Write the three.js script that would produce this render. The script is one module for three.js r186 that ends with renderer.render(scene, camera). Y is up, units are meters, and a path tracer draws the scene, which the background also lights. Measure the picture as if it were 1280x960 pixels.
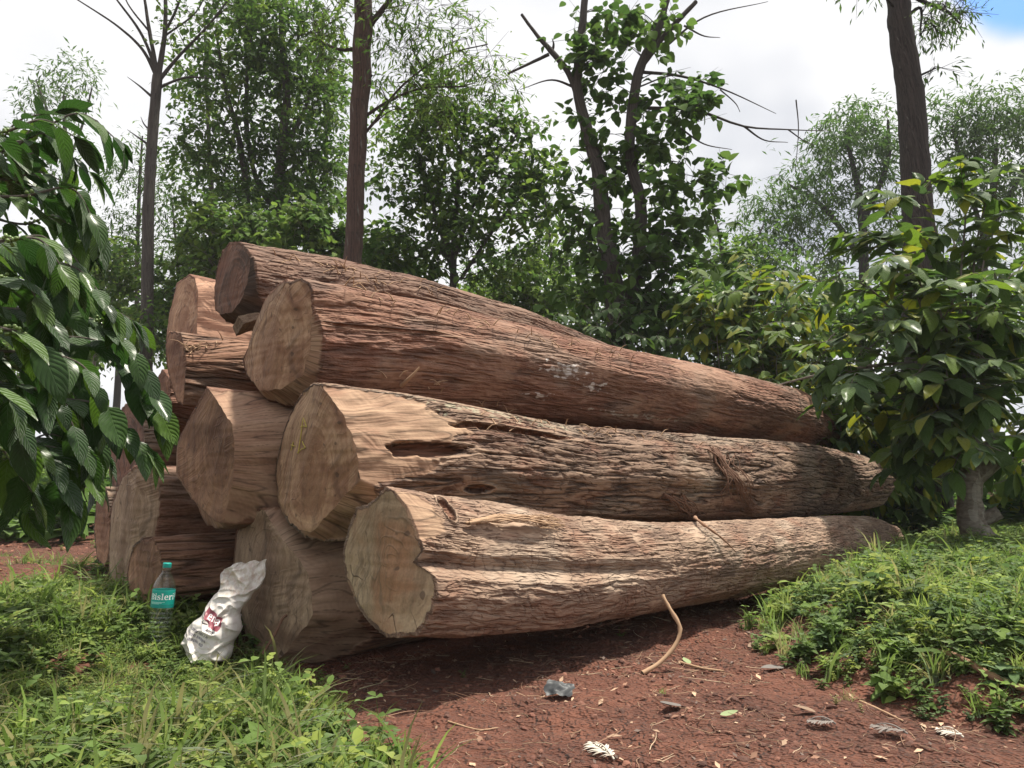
import * as THREE from 'three';
import { mergeGeometries } from 'three/addons/utils/BufferGeometryUtils.js';

// ------------------------------------------------------------------ camera, sky, sun, exposure
const F = 931, CX = 640, CY = 480, PITCH = Math.atan(130 / F), EYE = 0.68;
const scene = new THREE.Scene();
const camera = new THREE.PerspectiveCamera(2 * Math.atan(480 / F) * 180 / Math.PI, 4 / 3, 0.05, 600);
camera.position.set(0, EYE, 0); camera.rotation.x = PITCH;
const renderer = new THREE.WebGLRenderer();
renderer.toneMapping = THREE.LinearToneMapping;
renderer.toneMappingExposure = 1.58;
renderer.shadowMap.enabled = true;
const SUN = new THREE.Vector3(0.24, 0.95, -0.12).normalize();
const sun = new THREE.DirectionalLight(new THREE.Color(1, 0.94, 0.82), 5);
sun.position.copy(SUN).multiplyScalar(40); sun.castShadow = true; sun.shadow.radius = 7;
Object.assign(sun.shadow.camera, { left: -20, right: 20, top: 20, bottom: -20, near: 1, far: 120 });
sun.shadow.mapSize.set(4096, 4096);
scene.add(sun, sun.target);

// ------------------------------------------------------------------ random numbers and noise
function rng(seed) { let a = seed >>> 0; return () => { a = (a + 0x6d2b79f5) | 0; let t = Math.imul(a ^ (a >>> 15), 1 | a); t = (t + Math.imul(t ^ (t >>> 7), 61 | t)) ^ t; return ((t ^ (t >>> 14)) >>> 0) / 4294967296; }; }
const PERM = new Uint8Array(512), GX = new Float32Array(256), GY = new Float32Array(256), GZ = new Float32Array(256), RV = new Float32Array(256);
{ const r = rng(77), p = [...Array(256).keys()]; for (let i = 255; i > 0; i--) { const j = Math.floor(r() * (i + 1)); [p[i], p[j]] = [p[j], p[i]]; }
  for (let i = 0; i < 512; i++) PERM[i] = p[i & 255];
  for (let i = 0; i < 256; i++) { const a = r() * 6.2832; GX[i] = Math.cos(a); GY[i] = Math.sin(a); GZ[i] = r() * 2 - 1; RV[i] = r(); } }
function n2(x, y) { const xi = Math.floor(x), yi = Math.floor(y), fx = x - xi, fy = y - yi, X = xi & 255, Y = yi & 255;
  const u = fx * fx * fx * (fx * (fx * 6 - 15) + 10), v = fy * fy * fy * (fy * (fy * 6 - 15) + 10);
  const a = PERM[PERM[X] + Y], b = PERM[PERM[X + 1] + Y], c = PERM[PERM[X] + Y + 1], d = PERM[PERM[X + 1] + Y + 1];
  const p = GX[a] * fx + GY[a] * fy, q = GX[b] * (fx - 1) + GY[b] * fy, r = GX[c] * fx + GY[c] * (fy - 1), s = GX[d] * (fx - 1) + GY[d] * (fy - 1);
  const m = p + u * (q - p); return 1.45 * (m + v * (r + u * (s - r) - m)); }
function fbm(x, y, o = 4) { let s = 0, a = 0.55; for (let i = 0; i < o; i++) { s += a * n2(x, y); x = x * 2.03 + 17.1; y = y * 2.03 + 5.7; a *= 0.5; } return s; }
function n3(x, y, z) { const zi = Math.floor(z), f = z - zi, w = f * f * (3 - 2 * f); return (1 - w) * n2(x + zi * 37.7, y - zi * 21.3) + w * n2(x + (zi + 1) * 37.7, y - (zi + 1) * 21.3); }
const hash2 = (i, j) => RV[PERM[PERM[i & 255] + (j & 255)]];
function cell(x, y) { // [distance to edge, id]
  const xi = Math.floor(x), yi = Math.floor(y); let d1 = 9, d2 = 9, id = 0;
  for (let j = -1; j <= 1; j++) for (let i = -1; i <= 1; i++) { const cx = xi + i, cy = yi + j, hx = hash2(cx, cy), hy = hash2(cx + 91, cy + 37), dx = cx + hx - x, dy = cy + hy - y, d = dx * dx + dy * dy; if (d < d1) { d2 = d1; d1 = d; id = hash2(cx + 13, cy + 71); } else if (d < d2) d2 = d; }
  return [Math.sqrt(d2) - Math.sqrt(d1), id]; }
const clamp = (x, a = 0, b = 1) => (x < a ? a : x > b ? b : x), lerp = (a, b, t) => a + (b - a) * t, sst = (a, b, x) => { const t = clamp((x - a) / (b - a)); return t * t * (3 - 2 * t); };
const mix3 = (a, b, t) => [lerp(a[0], b[0], t), lerp(a[1], b[1], t), lerp(a[2], b[2], t)];
const ridge = (x, y) => 1 - Math.abs(n2(x, y)) * 1.6;
const srgb8 = (c) => { c = clamp(c); return 255 * (c <= 0.0031308 ? 12.92 * c : 1.055 * Math.pow(c, 1 / 2.4) - 0.055); };
const V = (x, y, z) => new THREE.Vector3(x, y, z);

function texture(w, h, colour, opt = {}) { // colour(u, v) -> linear [r, g, b] with an optional fourth: height 0..1
  const c = new Uint8Array(w * h * 4), b = opt.bump ? new Uint8Array(w * h * 4) : null;
  for (let j = 0, o = 0; j < h; j++) for (let i = 0; i < w; i++, o += 4) { const k = colour((i + 0.5) / w, (j + 0.5) / h); c[o] = srgb8(k[0]); c[o + 1] = srgb8(k[1]); c[o + 2] = srgb8(k[2]); c[o + 3] = 255; if (b) { b[o] = b[o + 1] = b[o + 2] = 255 * clamp(k[3]); b[o + 3] = 255; } }
  const mk = (d, s) => { const t = new THREE.DataTexture(d, w, h); t.magFilter = THREE.LinearFilter; t.minFilter = THREE.LinearFilter; t.wrapS = t.wrapT = opt.wrap ?? THREE.RepeatWrapping; if (s) t.colorSpace = THREE.SRGBColorSpace; t.needsUpdate = true; return t; };
  return { map: mk(c, true), bump: b ? mk(b, false) : null };
}
const colour = (r, g, b) => new THREE.Color().setRGB(r, g, b);

{ // sky: bright broken cloud, some blue
  const W = 1024, H = 512, d = new Float32Array(W * H * 4);
  for (let j = 0; j < H; j++) for (let i = 0; i < W; i++) {
    const el = ((j + 0.5) / H - 0.5) * Math.PI, az = ((i + 0.5) / W - 0.5) * 2 * Math.PI, x = Math.cos(az) * Math.cos(el), y = Math.sin(el), z = Math.sin(az) * Math.cos(el);
    const k = 1 / (Math.max(y, 0) + 0.28), n = fbm(x * k * 1.6 + 3.3, z * k * 1.6 + 8.1, 6), m = fbm(x * k * 0.9 + 40.2, z * k * 0.9 + 2.2, 4), det = fbm(x * k * 5 + 1, z * k * 5 + 9, 4);
    // a gap in the cloud high to the right, others by chance
    const gx = x - 0.545, gy = y - 0.525, gz = z + 0.655, gap = Math.exp(-(gx * gx + gy * gy * 1.6 + gz * gz) / 0.012);
    const blue = sst(0.34, 0.46, m * 0.8 + det * 0.12) * 0.8 + sst(0.40, 0.62, gap + det * 0.3) ;
    const grey = sst(-0.15, 0.6, n + 0.35 * Math.exp(-((x - 0.30) ** 2 + (y - 0.37) ** 2) / 0.03)) ;
    let c = mix3([0.66, 0.66, 0.67], [0.36, 0.384, 0.44], clamp(grey * 0.8 + 0.25 * det));
    c = mix3(c, [0.20, 0.40, 0.86], clamp(blue));
    if (y < 0) c = [0.25, 0.24, 0.2];
    const o = (j * W + i) * 4; d[o] = c[0]; d[o + 1] = c[1]; d[o + 2] = c[2]; d[o + 3] = 1;
  }
  const t = new THREE.DataTexture(d, W, H, THREE.RGBAFormat, THREE.FloatType); t.mapping = THREE.EquirectangularReflectionMapping; t.magFilter = t.minFilter = THREE.LinearFilter; t.needsUpdate = true;
  scene.background = t; scene.environment = t;
}

// ------------------------------------------------------------------ helpers for things
const taken = new Map();
function numbered(name) { const n = taken.get(name) ?? 0; taken.set(name, n + 1); return n ? `${name}_${String(n).padStart(3, '0')}` : name; }
function thing(name, label, category, base, group) { const g = new THREE.Group(); g.name = numbered(name); g.position.copy(base); g.userData = { label, category }; if (group) g.userData.group = group; scene.add(g); return g; }
function part(name, geo, mat, parent, kind) { const m = new THREE.Mesh(geo, mat); m.name = name; m.castShadow = m.receiveShadow = true; if (parent) { m.position.copy(parent.position).negate(); parent.add(m); } else scene.add(m); if (kind) m.userData.kind = kind; return m; }
function solo(name, geo, mat, label, category, base, group) { // a thing that is one mesh, geometry in world space, pivot at base
  geo.translate(-base.x, -base.y, -base.z); const m = new THREE.Mesh(geo, mat); m.name = numbered(name); m.position.copy(base); m.castShadow = m.receiveShadow = true; m.userData = { label, category }; if (group) m.userData.group = group; scene.add(m); return m; }
const ray = (px, py) => { const x = (px - CX) / F, y = (CY - py) / F, c = Math.cos(PITCH), s = Math.sin(PITCH); return V(x, y * c + s, y * s - c); };
const at = (px, py, d) => { const r = ray(px, py); return V(r.x, r.y, r.z).multiplyScalar(d / -r.z).add(V(0, EYE, 0)); };
function tube(pts, radii, seg = 7, uvScale = 1) { // tapered tube through points
  const n = pts.length, pos = [], nor = [], uv = [], idx = []; let u = V(0, 0, 0), len = 0; const t = V(0, 0, 0), b = V(0, 0, 0);
  for (let i = 0; i < n; i++) { t.copy(pts[Math.min(i + 1, n - 1)]).sub(pts[Math.max(i - 1, 0)]).normalize(); if (!i) { u.set(0, 0, 1); if (Math.abs(t.z) > 0.9) u.set(1, 0, 0); } else len += pts[i].distanceTo(pts[i - 1]);
    u.addScaledVector(t, -u.dot(t)).normalize(); b.crossVectors(t, u);
    for (let j = 0; j <= seg; j++) { const a = j / seg * Math.PI * 2, c = Math.cos(a), s = Math.sin(a), nx = u.x * c + b.x * s, ny = u.y * c + b.y * s, nz = u.z * c + b.z * s; pos.push(pts[i].x + nx * radii[i], pts[i].y + ny * radii[i], pts[i].z + nz * radii[i]); nor.push(nx, ny, nz); uv.push(j / seg * uvScale, len * uvScale); } }
  for (let i = 0; i < n - 1; i++) for (let j = 0; j < seg; j++) { const a = i * (seg + 1) + j, c = a + seg + 1; idx.push(a, a + 1, c, a + 1, c + 1, c); }
  const g = new THREE.BufferGeometry(); g.setAttribute('position', new THREE.Float32BufferAttribute(pos, 3)); g.setAttribute('normal', new THREE.Float32BufferAttribute(nor, 3)); g.setAttribute('uv', new THREE.Float32BufferAttribute(uv, 2)); g.setIndex(idx); return g; }
function smooth(pts, n) { return new THREE.CatmullRomCurve3(pts, false, 'centripetal').getPoints(n); }
const radiiOf = (n, a, b, pw = 1) => Array.from({ length: n }, (_, i) => lerp(a, b, Math.pow(i / (n - 1), pw)));

// ------------------------------------------------------------------ the ground
const EDGE = [[2.2, 0.6], [1.75, 1.5], [1.42, 2.15], [1.10, 2.7], [1.0, 3.3], [1.14, 3.9], [1.55, 4.6], [2.4, 5.8], [3.9, 7.6]]; // foot of the grassy bank: x, distance
function bankDist(x, d) { let best = 1e9, side = 1; for (let i = 0; i < EDGE.length - 1; i++) { const [ax, ad] = EDGE[i], [bx, bd] = EDGE[i + 1], ux = bx - ax, ud = bd - ad, t = clamp(((x - ax) * ux + (d - ad) * ud) / (ux * ux + ud * ud)), dx = x - ax - t * ux, dd = d - ad - t * ud, q = dx * dx + dd * dd; if (q < best) { best = q; side = Math.sign(ud * (x - ax) - ux * (d - ad)); } } return Math.sqrt(best) * side; }
function groundY(x, z) {
  const d = -z; let y = 0;
  const b = bankDist(x, d) + 0.16 * fbm(x * 1.3, d * 1.3 + 4, 3);
  y += 0.20 * sst(-0.05, 0.55, b) + 0.035 * Math.max(0, Math.min(b, 6));
  y += 0.06 * Math.max(0, Math.min(d - 6.5, 60)) + 0.13 * sst(2.0, 3.1, d) * sst(-0.75, -1.6, x) - 0.03 * sst(4.2, 6, d) * sst(-0.9, -1.75, x);
  y += 0.10 * Math.exp(-((x + 2.9) ** 2 / 0.5 + (d - 4.6) ** 2 / 0.12)) + 0.08 * Math.exp(-((x + 3.7) ** 2 / 0.4 + (d - 5.6) ** 2 / 0.2));
  y += 0.035 * fbm(x * 0.9 + 9, d * 0.9, 4) + 0.028 * fbm(x * 5 + d, d * 5, 5);
  if (d < 8) { const r = n2(x * 3 + d * 1.9, d * 0.9 - x * 0.5); y += 0.010 * r; }
  return y - 0.01;
}
const ground = (px, py) => { const r = ray(px, py); let lo = 0.5; for (let t = 0.5; t < 120; t += 0.02) { const x = r.x * t, y = EYE + r.y * t, z = r.z * t; if (y < groundY(x, z)) { lo = t; break; } } return V(r.x * lo, groundY(r.x * lo, r.z * lo), r.z * lo); };
const onGround = (x, z) => V(x, groundY(x, z), z);
const soilTex = texture(1024, 1024, (u, v) => { // 2.4 m tile, made to repeat by blending
  const P = 2.4, f = (x, y) => { const a = fbm(x * 3.1, y * 3.1, 4), b = fbm(x * 22, y * 22, 4), c = n2(x * 95, y * 95), e = cell(x * 30, y * 30); return [a, b, c, e]; };
  const x = u * P, y = v * P, wx = sst(0.75, 1, u), wy = sst(0.75, 1, v);
  const s = f(x, y), s2 = wx > 0 ? f(x - P, y) : s, s3 = wy > 0 ? f(x, y - P) : s; const m = (k) => { const g = (q) => (k < 3 ? q[k] : 0); return lerp(lerp(g(s), g(s2), wx), g(s3), wy); };
  const a = m(0), b = m(1), c = m(2), clod = sst(0.05, 0.4, s[3][0]) * (wx + wy > 0 ? 0.5 : 1) * s[3][1];
  let k = mix3([0.098, 0.033, 0.019], [0.190, 0.070, 0.040], clamp(0.5 + 0.8 * a + 0.7 * b)); k = mix3(k, [0.075, 0.030, 0.021], sst(0.1, 0.6, b + 0.3 * c) * 0.85); k = mix3(k, [0.30, 0.155, 0.10], sst(0.5, 0.9, c + 0.4 * b) * 0.5);
  return [k[0], k[1], k[2], clamp(0.45 + 0.45 * b + 0.16 * c + 0.18 * clod)]; }, { bump: true });
{
  const N = 460, B = 5.5, A = 80 / Math.sinh(B), map = (t) => A * Math.sinh(B * t), pos = [], uv = [], col = [], idx = [];
  for (let j = 0; j <= N; j++) for (let i = 0; i <= N; i++) { const x = map(i / N * 2 - 1), z = -3.4 - map(j / N * 2 - 1), y = groundY(x, z); pos.push(x, y, z); uv.push(x / 2.4, z / 2.4);
    const green = sst(0.0, 0.35, fbm(x * 0.5 + 3, z * 0.5, 4)) * sst(5, 9, -z), n = 0.82 + 0.3 * fbm(x * 1.1 + 30, z * 1.1, 4), o = 0.25 * sst(0.1, 0.5, fbm(x * 0.7, z * 0.7 + 50, 3)); const c = mix3([n + o, n + o * 0.55, n + o * 0.35], [0.75, 1.45, 0.7], green * 0.6); col.push(c[0], c[1], c[2]); }
  for (let j = 0; j < N; j++) for (let i = 0; i < N; i++) { const a = j * (N + 1) + i, b = a + N + 1; idx.push(a, a + 1, b, a + 1, b + 1, b); }
  const g = new THREE.BufferGeometry(); g.setAttribute('position', new THREE.Float32BufferAttribute(pos, 3)); g.setAttribute('uv', new THREE.Float32BufferAttribute(uv, 2)); g.setAttribute('color', new THREE.Float32BufferAttribute(col, 3)); g.setIndex(idx); g.computeVertexNormals();
  const m = new THREE.Mesh(g, new THREE.MeshStandardMaterial({ map: soilTex.map, bumpMap: soilTex.bump, bumpScale: 0.07, roughness: 0.95, vertexColors: true })); m.name = 'ground'; m.receiveShadow = m.castShadow = true; m.userData = { kind: 'structure', label: 'red earth of the clearing, bare and scraped in the middle, rising to a bank', category: 'ground' }; scene.add(m);
}

scene.fog = new THREE.FogExp2(0xf4f7fb, 0.0011);

// ------------------------------------------------------------------ felled logs
const YAW = Math.atan(0.937), AX = V(Math.sin(YAW), 0, -Math.cos(YAW)), E1 = V(Math.cos(YAW), 0, Math.sin(YAW)), UP = V(0, 1, 0), P0 = V(-0.447, 0, -2.6);
const TH0 = -2.45; // seam, low on the hidden side
function inPlan(px, py, q) { // a pixel on the line of near ends, q metres along the logs
  const r = ray(px, py), k = r.x / -r.z, bx = P0.x + q * AX.x, bd = -P0.z - q * AX.z; const p = (bx - k * bd) / (E1.x + k * E1.z); // point = base - E1 * p
  const X = bx - E1.x * p, d = bd + E1.z * p; return { p, pt: at(px, py, d) }; }
function woodCut(seed, pal, w = 768) { // end grain, one 0.9 m tile
  return texture(w, w, (u, v) => { const x = (u - 0.5) * 0.9, y = (v - 0.5) * 0.9, w1 = fbm(x * 4 + seed, y * 4, 4), w2 = fbm(x * 4 + 40, y * 4 + seed, 4), cx = (x + 0.04 * w1 - 0.05 * Math.cos(seed)) * 1.25, cy = (y + 0.04 * w2 - 0.06 * Math.sin(seed)) * 0.85;
    const r = Math.hypot(cx, cy), a = Math.atan2(cy, cx), ring = n2(r * 34 + seed, a * 0.5), line = sst(0.82, 1, ridge(r * 19 + 0.7 * w1 + seed, a * 0.7)) * sst(-0.1, 0.35, n2(x * 5 + seed, y * 5)), fine = n2(r * 150, a * 3 + seed);
    const pc = cell(x * 4.5 + 1.2 * w1 + seed, y * 3 + 1.2 * w2), ang = 0.9 + 1.5 * (pc[1] - 0.5), across = -x * Math.sin(ang) + y * Math.cos(ang), saw = n2((x * Math.cos(ang) + y * Math.sin(ang)) * 5, across * 120) * sst(-0.2, 0.4, fbm(x * 7 + seed, y * 7, 2)), step = n2(across * 26 + seed, pc[1] * 9);
    const blot = fbm(x * 5 + seed * 3, y * 5, 5), stain = sst(0.02, 0.30, fbm(x * 3.0 + seed * 7, y * 3.6 + 3, 5)), streak = sst(0.1, 0.6, fbm(x * 22 + 2 * w1, y * 3 + seed, 4)), check = sst(0.975, 1, ridge(a * 1.6 + 0.25 * n2(r * 16, seed), r * 1.4 + seed)) * sst(0.04, 0.1, r) * sst(0.05, 0.35, n2(a * 1.4 + seed, r * 3));
    const ring2 = n2(r * 75 + seed * 2, a * 0.8), kerf = n2((x * Math.cos(ang) + y * Math.sin(ang)) * 3, across * 58); let c = mix3(pal[0], pal[1], clamp(0.45 + 0.4 * ring + 0.35 * ring2 + 0.25 * fine + 0.85 * blot)); c = mix3(c, pal[2], clamp(stain * 0.7 + 0.5 * sst(0.17, 0.09, r + 0.03 * w2))); c = mix3(c, pal[3], clamp(0.65 * streak + 0.35 * line));
    const wob = 1 + 0.14 * kerf + 0.14 * saw + 0.09 * step + 0.12 * n2(x * 140, y * 140) + 0.1 * n2(x * 300, y * 60 + seed); c = [c[0] * wob, c[1] * wob, c[2] * wob]; c = mix3(c, [0.09, 0.055, 0.038], check * 0.7);
    const spot = n2(x * 34 + seed, y * 26); if (spot > 0.6) c = mix3(c, [0.08, 0.05, 0.035], sst(0.6, 0.75, spot) * 0.7);
    return [c[0], c[1], c[2], 0.5 + 0.16 * saw + 0.14 * kerf + 0.12 * step + 0.08 * ring + 0.10 * blot - 0.14 * line - 0.4 * check]; }, { bump: true, wrap: THREE.MirroredRepeatWrapping }); }
const cutMats = [
  [[0.285, 0.158, 0.094], [0.470, 0.305, 0.190], [0.205, 0.098, 0.055], [0.120, 0.064, 0.042]], // pinkish tan
  [[0.220, 0.145, 0.096], [0.375, 0.268, 0.182], [0.170, 0.100, 0.062], [0.105, 0.070, 0.049]], // grey brown
  [[0.205, 0.102, 0.060], [0.350, 0.200, 0.120], [0.145, 0.068, 0.040], [0.085, 0.046, 0.031]], // red brown
  [[0.245, 0.170, 0.106], [0.385, 0.285, 0.182], [0.285, 0.160, 0.090], [0.120, 0.095, 0.063]], // greyish, faint green
  [[0.075, 0.045, 0.032], [0.200, 0.105, 0.069], [0.180, 0.080, 0.048], [0.026, 0.020, 0.017]], // weathered dark
].map((p, i) => { const t = woodCut(3.7 + i * 11.3, p); return new THREE.MeshStandardMaterial({ map: t.map, bumpMap: t.bump, bumpScale: 0.012, roughness: 0.85 }); });

const STYLES = {
  stringy: { col: [[0.150, 0.066, 0.041], [0.270, 0.142, 0.092], [0.185, 0.076, 0.045], [0.070, 0.036, 0.025]], rub: [0.300, 0.175, 0.116], grey: [0.235, 0.160, 0.118], plate: 0.18, cross: 0.08, fis: 0.35, f: 1.5, h: 0.85 },
  brown: { col: [[0.120, 0.064, 0.044], [0.225, 0.135, 0.093], [0.145, 0.064, 0.041], [0.055, 0.032, 0.023]], rub: [0.225, 0.140, 0.098], grey: [0.190, 0.140, 0.108], plate: 0.3, cross: 0.15, fis: 0.5, f: 1.4, h: 0.9 },
  gnarled: { col: [[0.128, 0.074, 0.050], [0.245, 0.160, 0.108], [0.172, 0.070, 0.041], [0.060, 0.035, 0.025]], rub: [0.285, 0.190, 0.132], grey: [0.255, 0.200, 0.150], plate: 0.5, cross: 0.35, fis: 0.7, f: 1.5, h: 1.15 },
  scaly: { col: [[0.225, 0.140, 0.096], [0.370, 0.258, 0.182], [0.240, 0.125, 0.080], [0.105, 0.063, 0.045]], rub: [0.420, 0.298, 0.212], grey: [0.390, 0.300, 0.225], plate: 0.5, cross: 0.7, fis: 0.15, f: 2.0, h: 0.62 },
  split: { col: [[0.160, 0.078, 0.048], [0.30, 0.165, 0.102], [0.15, 0.058, 0.034], [0.060, 0.033, 0.023]], rub: [0.330, 0.185, 0.115], grey: [0.240, 0.160, 0.112], plate: 0.08, cross: 0.04, fis: 0.7, f: 1.6, h: 1 },
};
function bark(s, c, st, seed) { // metres along and round -> [r, g, b, height in metres]
  const cM = c; s *= st.f * 0.8; c *= st.f; const w = fbm(s * 1.3 + seed, c * 2.4, 3), cc = c + 0.022 * w + 0.005 * n2(s * 7, c * 14 + seed), S = s + 0.04 * n2(s * 3 + seed, c * 9);
  const f1 = ridge(S * 1.7 + seed, cc * 19), f2 = ridge(S * 4.5, cc * 52 + seed), f3 = n2(S * 14, cc * 170 + seed), f4 = n2(S * 60 + seed, cc * 260);
  const pl = cell(S * (st.cross > 0.7 ? 9 : 4) + 0.8 * n2(S * 8, cc * 20), cc * 24 + 0.7 * n2(S * 5, cc * 18 + seed)), gap = 1 - sst(0.02, 0.22, pl[0]);
  const fis = sst(0.80, 0.99, ridge(S * 1.1 + seed * 2, cc * 11)) * st.fis, cr = sst(0.82, 1.0, ridge(S * 11 + seed, cc * 5)) * st.cross * sst(-0.2, 0.3, n2(S * 3, cc * 6 + seed));
  const big = fbm(s * 1.1 + seed * 3, c * 2.2, 3), stain = fbm(s * 2.3 + 7 + seed, c * 3.5, 4), patch = sst(-0.1, 0.5, fbm(s * 3 + seed * 5, c * 8, 4));
  const scar = sst(0.25, 0.55, fbm(s * 2.1 + seed * 9, c * 3.1, 3)); let h = (0.0055 * f1 * f1 + 0.0042 * f2 + 0.0026 * f3 + 0.0016 * f4 - 0.004 * scar + st.plate * (0.006 * pl[1] * (1 - gap) - 0.006 * gap) - 0.010 * fis - 0.005 * cr) * st.h + 0.011 * fbm(cM * 5 + seed, s * 2.5, 3);
  let k = mix3(st.col[0], st.col[1], clamp(0.35 + 0.55 * big + 0.5 * (f2 - 0.5) + 0.4 * f3 + 0.2 * f4 + st.plate * 0.45 * (pl[1] - 0.5))); k = mix3(k, st.col[2], sst(-0.1, 0.45, stain) * 0.8); k = mix3(k, st.rub, scar * 0.7); k = mix3(k, st.grey, 0.75 * sst(0.05, 0.4, fbm(s * 1.4 + seed * 11, c * 2.3 + 5, 4))); k = mix3(k, st.col[3], 0.6 * sst(0.12, 0.42, fbm(s * 2.6 + seed * 6, c * 7 + 1, 4)));
  k = mix3(k, st.col[3], clamp(0.85 * fis + 0.6 * gap * st.plate * (0.5 + 0.5 * patch) + 0.75 * cr + 0.5 * sst(0.45, 0.0, f1) * 0.7)); k = mix3(k, mix3(st.col[1], [0.5, 0.4, 0.31], 0.4), sst(0.35, 0.9, f3 + 0.5 * f4) * 0.35);
  return [k[0], k[1], k[2], h]; }

function pixelOnLog(L, px, py) { // surface coordinates (s, theta) where a pixel's ray meets the plain trunk
  const r = ray(px, py).normalize(), o = V(0, EYE, 0); const q = V(0, 0, 0);
  for (let t = 1; t < 14; t += 0.01) { q.copy(r).multiplyScalar(t).add(o); const s = q.clone().sub(L.c0).dot(AX); if (s < 0 || s > L.len) continue; const c = L.centre(s), u1 = q.clone().sub(c).dot(E1), u2 = q.y - c.y; if (Math.hypot(u1, u2) < L.R(s)) return { s, th: Math.atan2(u2, u1) }; }
  return null; }

function makeLog(o) {
  const { p, pt } = inPlan(o.st[0][0], o.st[0][1], o.q ?? 0), d0 = -pt.z, sc = (px) => px * d0 / F;
  const L = { p, c0: pt, stations: [[0, 0, pt.y, sc(o.st[0][2])]] };
  for (const [px, py, rp] of o.st.slice(1)) { const r = ray(px, py), k = r.x / -r.z, s = (k * d0 - pt.x) / (AX.x + k * AX.z), d = d0 - AX.z * s, q = at(px, py, d); L.stations.push([s, 0, q.y, rp * d / F]); }
  if (o.len) { const l = L.stations[L.stations.length - 1]; L.stations.push([o.len, 0, l[2] + (o.rise ?? 0), l[3] * (o.taper ?? 0.8)]); }
  L.len = L.stations[L.stations.length - 1][0]; const ST = L.stations;
  const lookup = (s, k) => { if (s <= 0) return ST[0][k]; for (let i = 0; i < ST.length - 1; i++) if (s <= ST[i + 1][0]) { const t = (s - ST[i][0]) / (ST[i + 1][0] - ST[i][0]); return lerp(ST[i][k], ST[i + 1][k], t * 0.6 + 0.4 * t * t * (3 - 2 * t)); } return ST[ST.length - 1][k]; };
  L.centre = (s) => pt.clone().addScaledVector(AX, s).setY(lookup(s, 2)).addScaledVector(E1, (o.bow ?? 0) * Math.sin(Math.PI * s / L.len)); L.R = (s) => lookup(s, 3);
  const seed = o.seed, st = STYLES[o.style], rub = st.rub;
  // the sawn end, traced as a polygon and laid on the end plane
  const poly = (o.face ?? []).map(([px, py, k]) => { const r = ray(px, py), den = r.dot(AX), t = (pt.clone().sub(V(0, EYE, 0)).dot(AX)) / den, q = r.clone().multiplyScalar(t).add(V(0, EYE, 0)); return { u: q.clone().sub(pt).dot(E1), v: q.y - pt.y, k }; });
  const polar = (th) => { const c = Math.cos(th), s = Math.sin(th); let best = 1e9; for (let i = 0; i < poly.length; i++) { const a = poly[i], b = poly[(i + 1) % poly.length], ex = b.u - a.u, ey = b.v - a.v, den = c * ey - s * ex; if (Math.abs(den) < 1e-9) continue; const t = (a.u * ey - a.v * ex) / den, w = (Math.abs(ex) > Math.abs(ey) ? (t * c - a.u) / ex : (t * s - a.v) / ey); if (t > 0 && w >= -1e-6 && w <= 1 + 1e-6 && t < best) best = t; } return best > 5 ? L.R(0) : best; };
  const area = poly.reduce((t, a, i) => { const b = poly[(i + 1) % poly.length]; return t + a.u * b.v - b.u * a.v; }, 0), sg = area > 0 ? 1 : -1;
  const edges = poly.map((a, i) => { const b = poly[(i + 1) % poly.length], ex = b.u - a.u, ey = b.v - a.v, l = Math.hypot(ex, ey) || 1e-6, n1 = sg * ey / l, m1 = -sg * ex / l; return { n1, m1, d: n1 * a.u + m1 * a.v, k: a.k }; }).filter((e) => e.k !== undefined);
  const lobes = (th, s) => 1 + 0.035 * n2(Math.cos(th) * 1.3 + seed, Math.sin(th) * 1.3 + s * 0.5) + 0.03 * n2(Math.cos(th) * 2.6 + seed * 2, Math.sin(th) * 2.6 + s * 0.9) + (o.fluted ?? 0) * n2(th * 1.9 + seed, s * 0.35);
  const NT = 720, PO = Float32Array.from({ length: NT + 1 }, (_, i) => (poly.length ? polar(TH0 + i / NT * 2 * Math.PI) : 0));
  const outline = (th) => { const x = clamp((th - TH0) / (2 * Math.PI)) * NT, i = Math.min(NT - 1, Math.floor(x)); return lerp(PO[i], PO[i + 1], x - i); };
  const blend = o.blend ?? 0, feats = (o.features ?? []).map((f) => ({ ...f, ...(f.s !== undefined ? {} : pixelOnLog(L, f.px, f.py) ?? { s: -9, th: 0 }) }));
  function radius(th, s) { // [plain radius, how far a hewn facet cuts below it]
    let r = L.R(s) * lobes(th, s); if (blend && s < blend) r = lerp(outline(th), r, sst(0, blend, s)); if (edges.length && s < 1) r = Math.max(r, lerp(Math.min(outline(th), r * 1.35), r, sst(0, 1, s))); let cut = 0, R = r;
    if (edges.length && s < 2) { const c = Math.cos(th), n = Math.sin(th); for (const e of edges) { const den = e.n1 * c + e.m1 * n; if (den < 0.05) continue; const lim = (e.d + e.k * s + 0.007 * n2(th * 5 + seed, s * 9 + e.d * 50) + 0.0012 * n2(th * 12, s * 26 + seed)) / den; if (lim < R) R = lim; } cut = r - R; }
    return [R, cut]; }
  const W = o.tex?.[0] ?? 1024, H = o.tex?.[1] ?? 512, hm = new Float32Array(W * H), col = new Uint8Array(W * H * 4), bmp = new Uint8Array(W * H * 4), C = L.R(L.len * 0.4) * 2 * Math.PI, hewn = o.hewn ?? [[0.215, 0.120, 0.074], [0.385, 0.255, 0.165], [0.185, 0.085, 0.050]];
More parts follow.
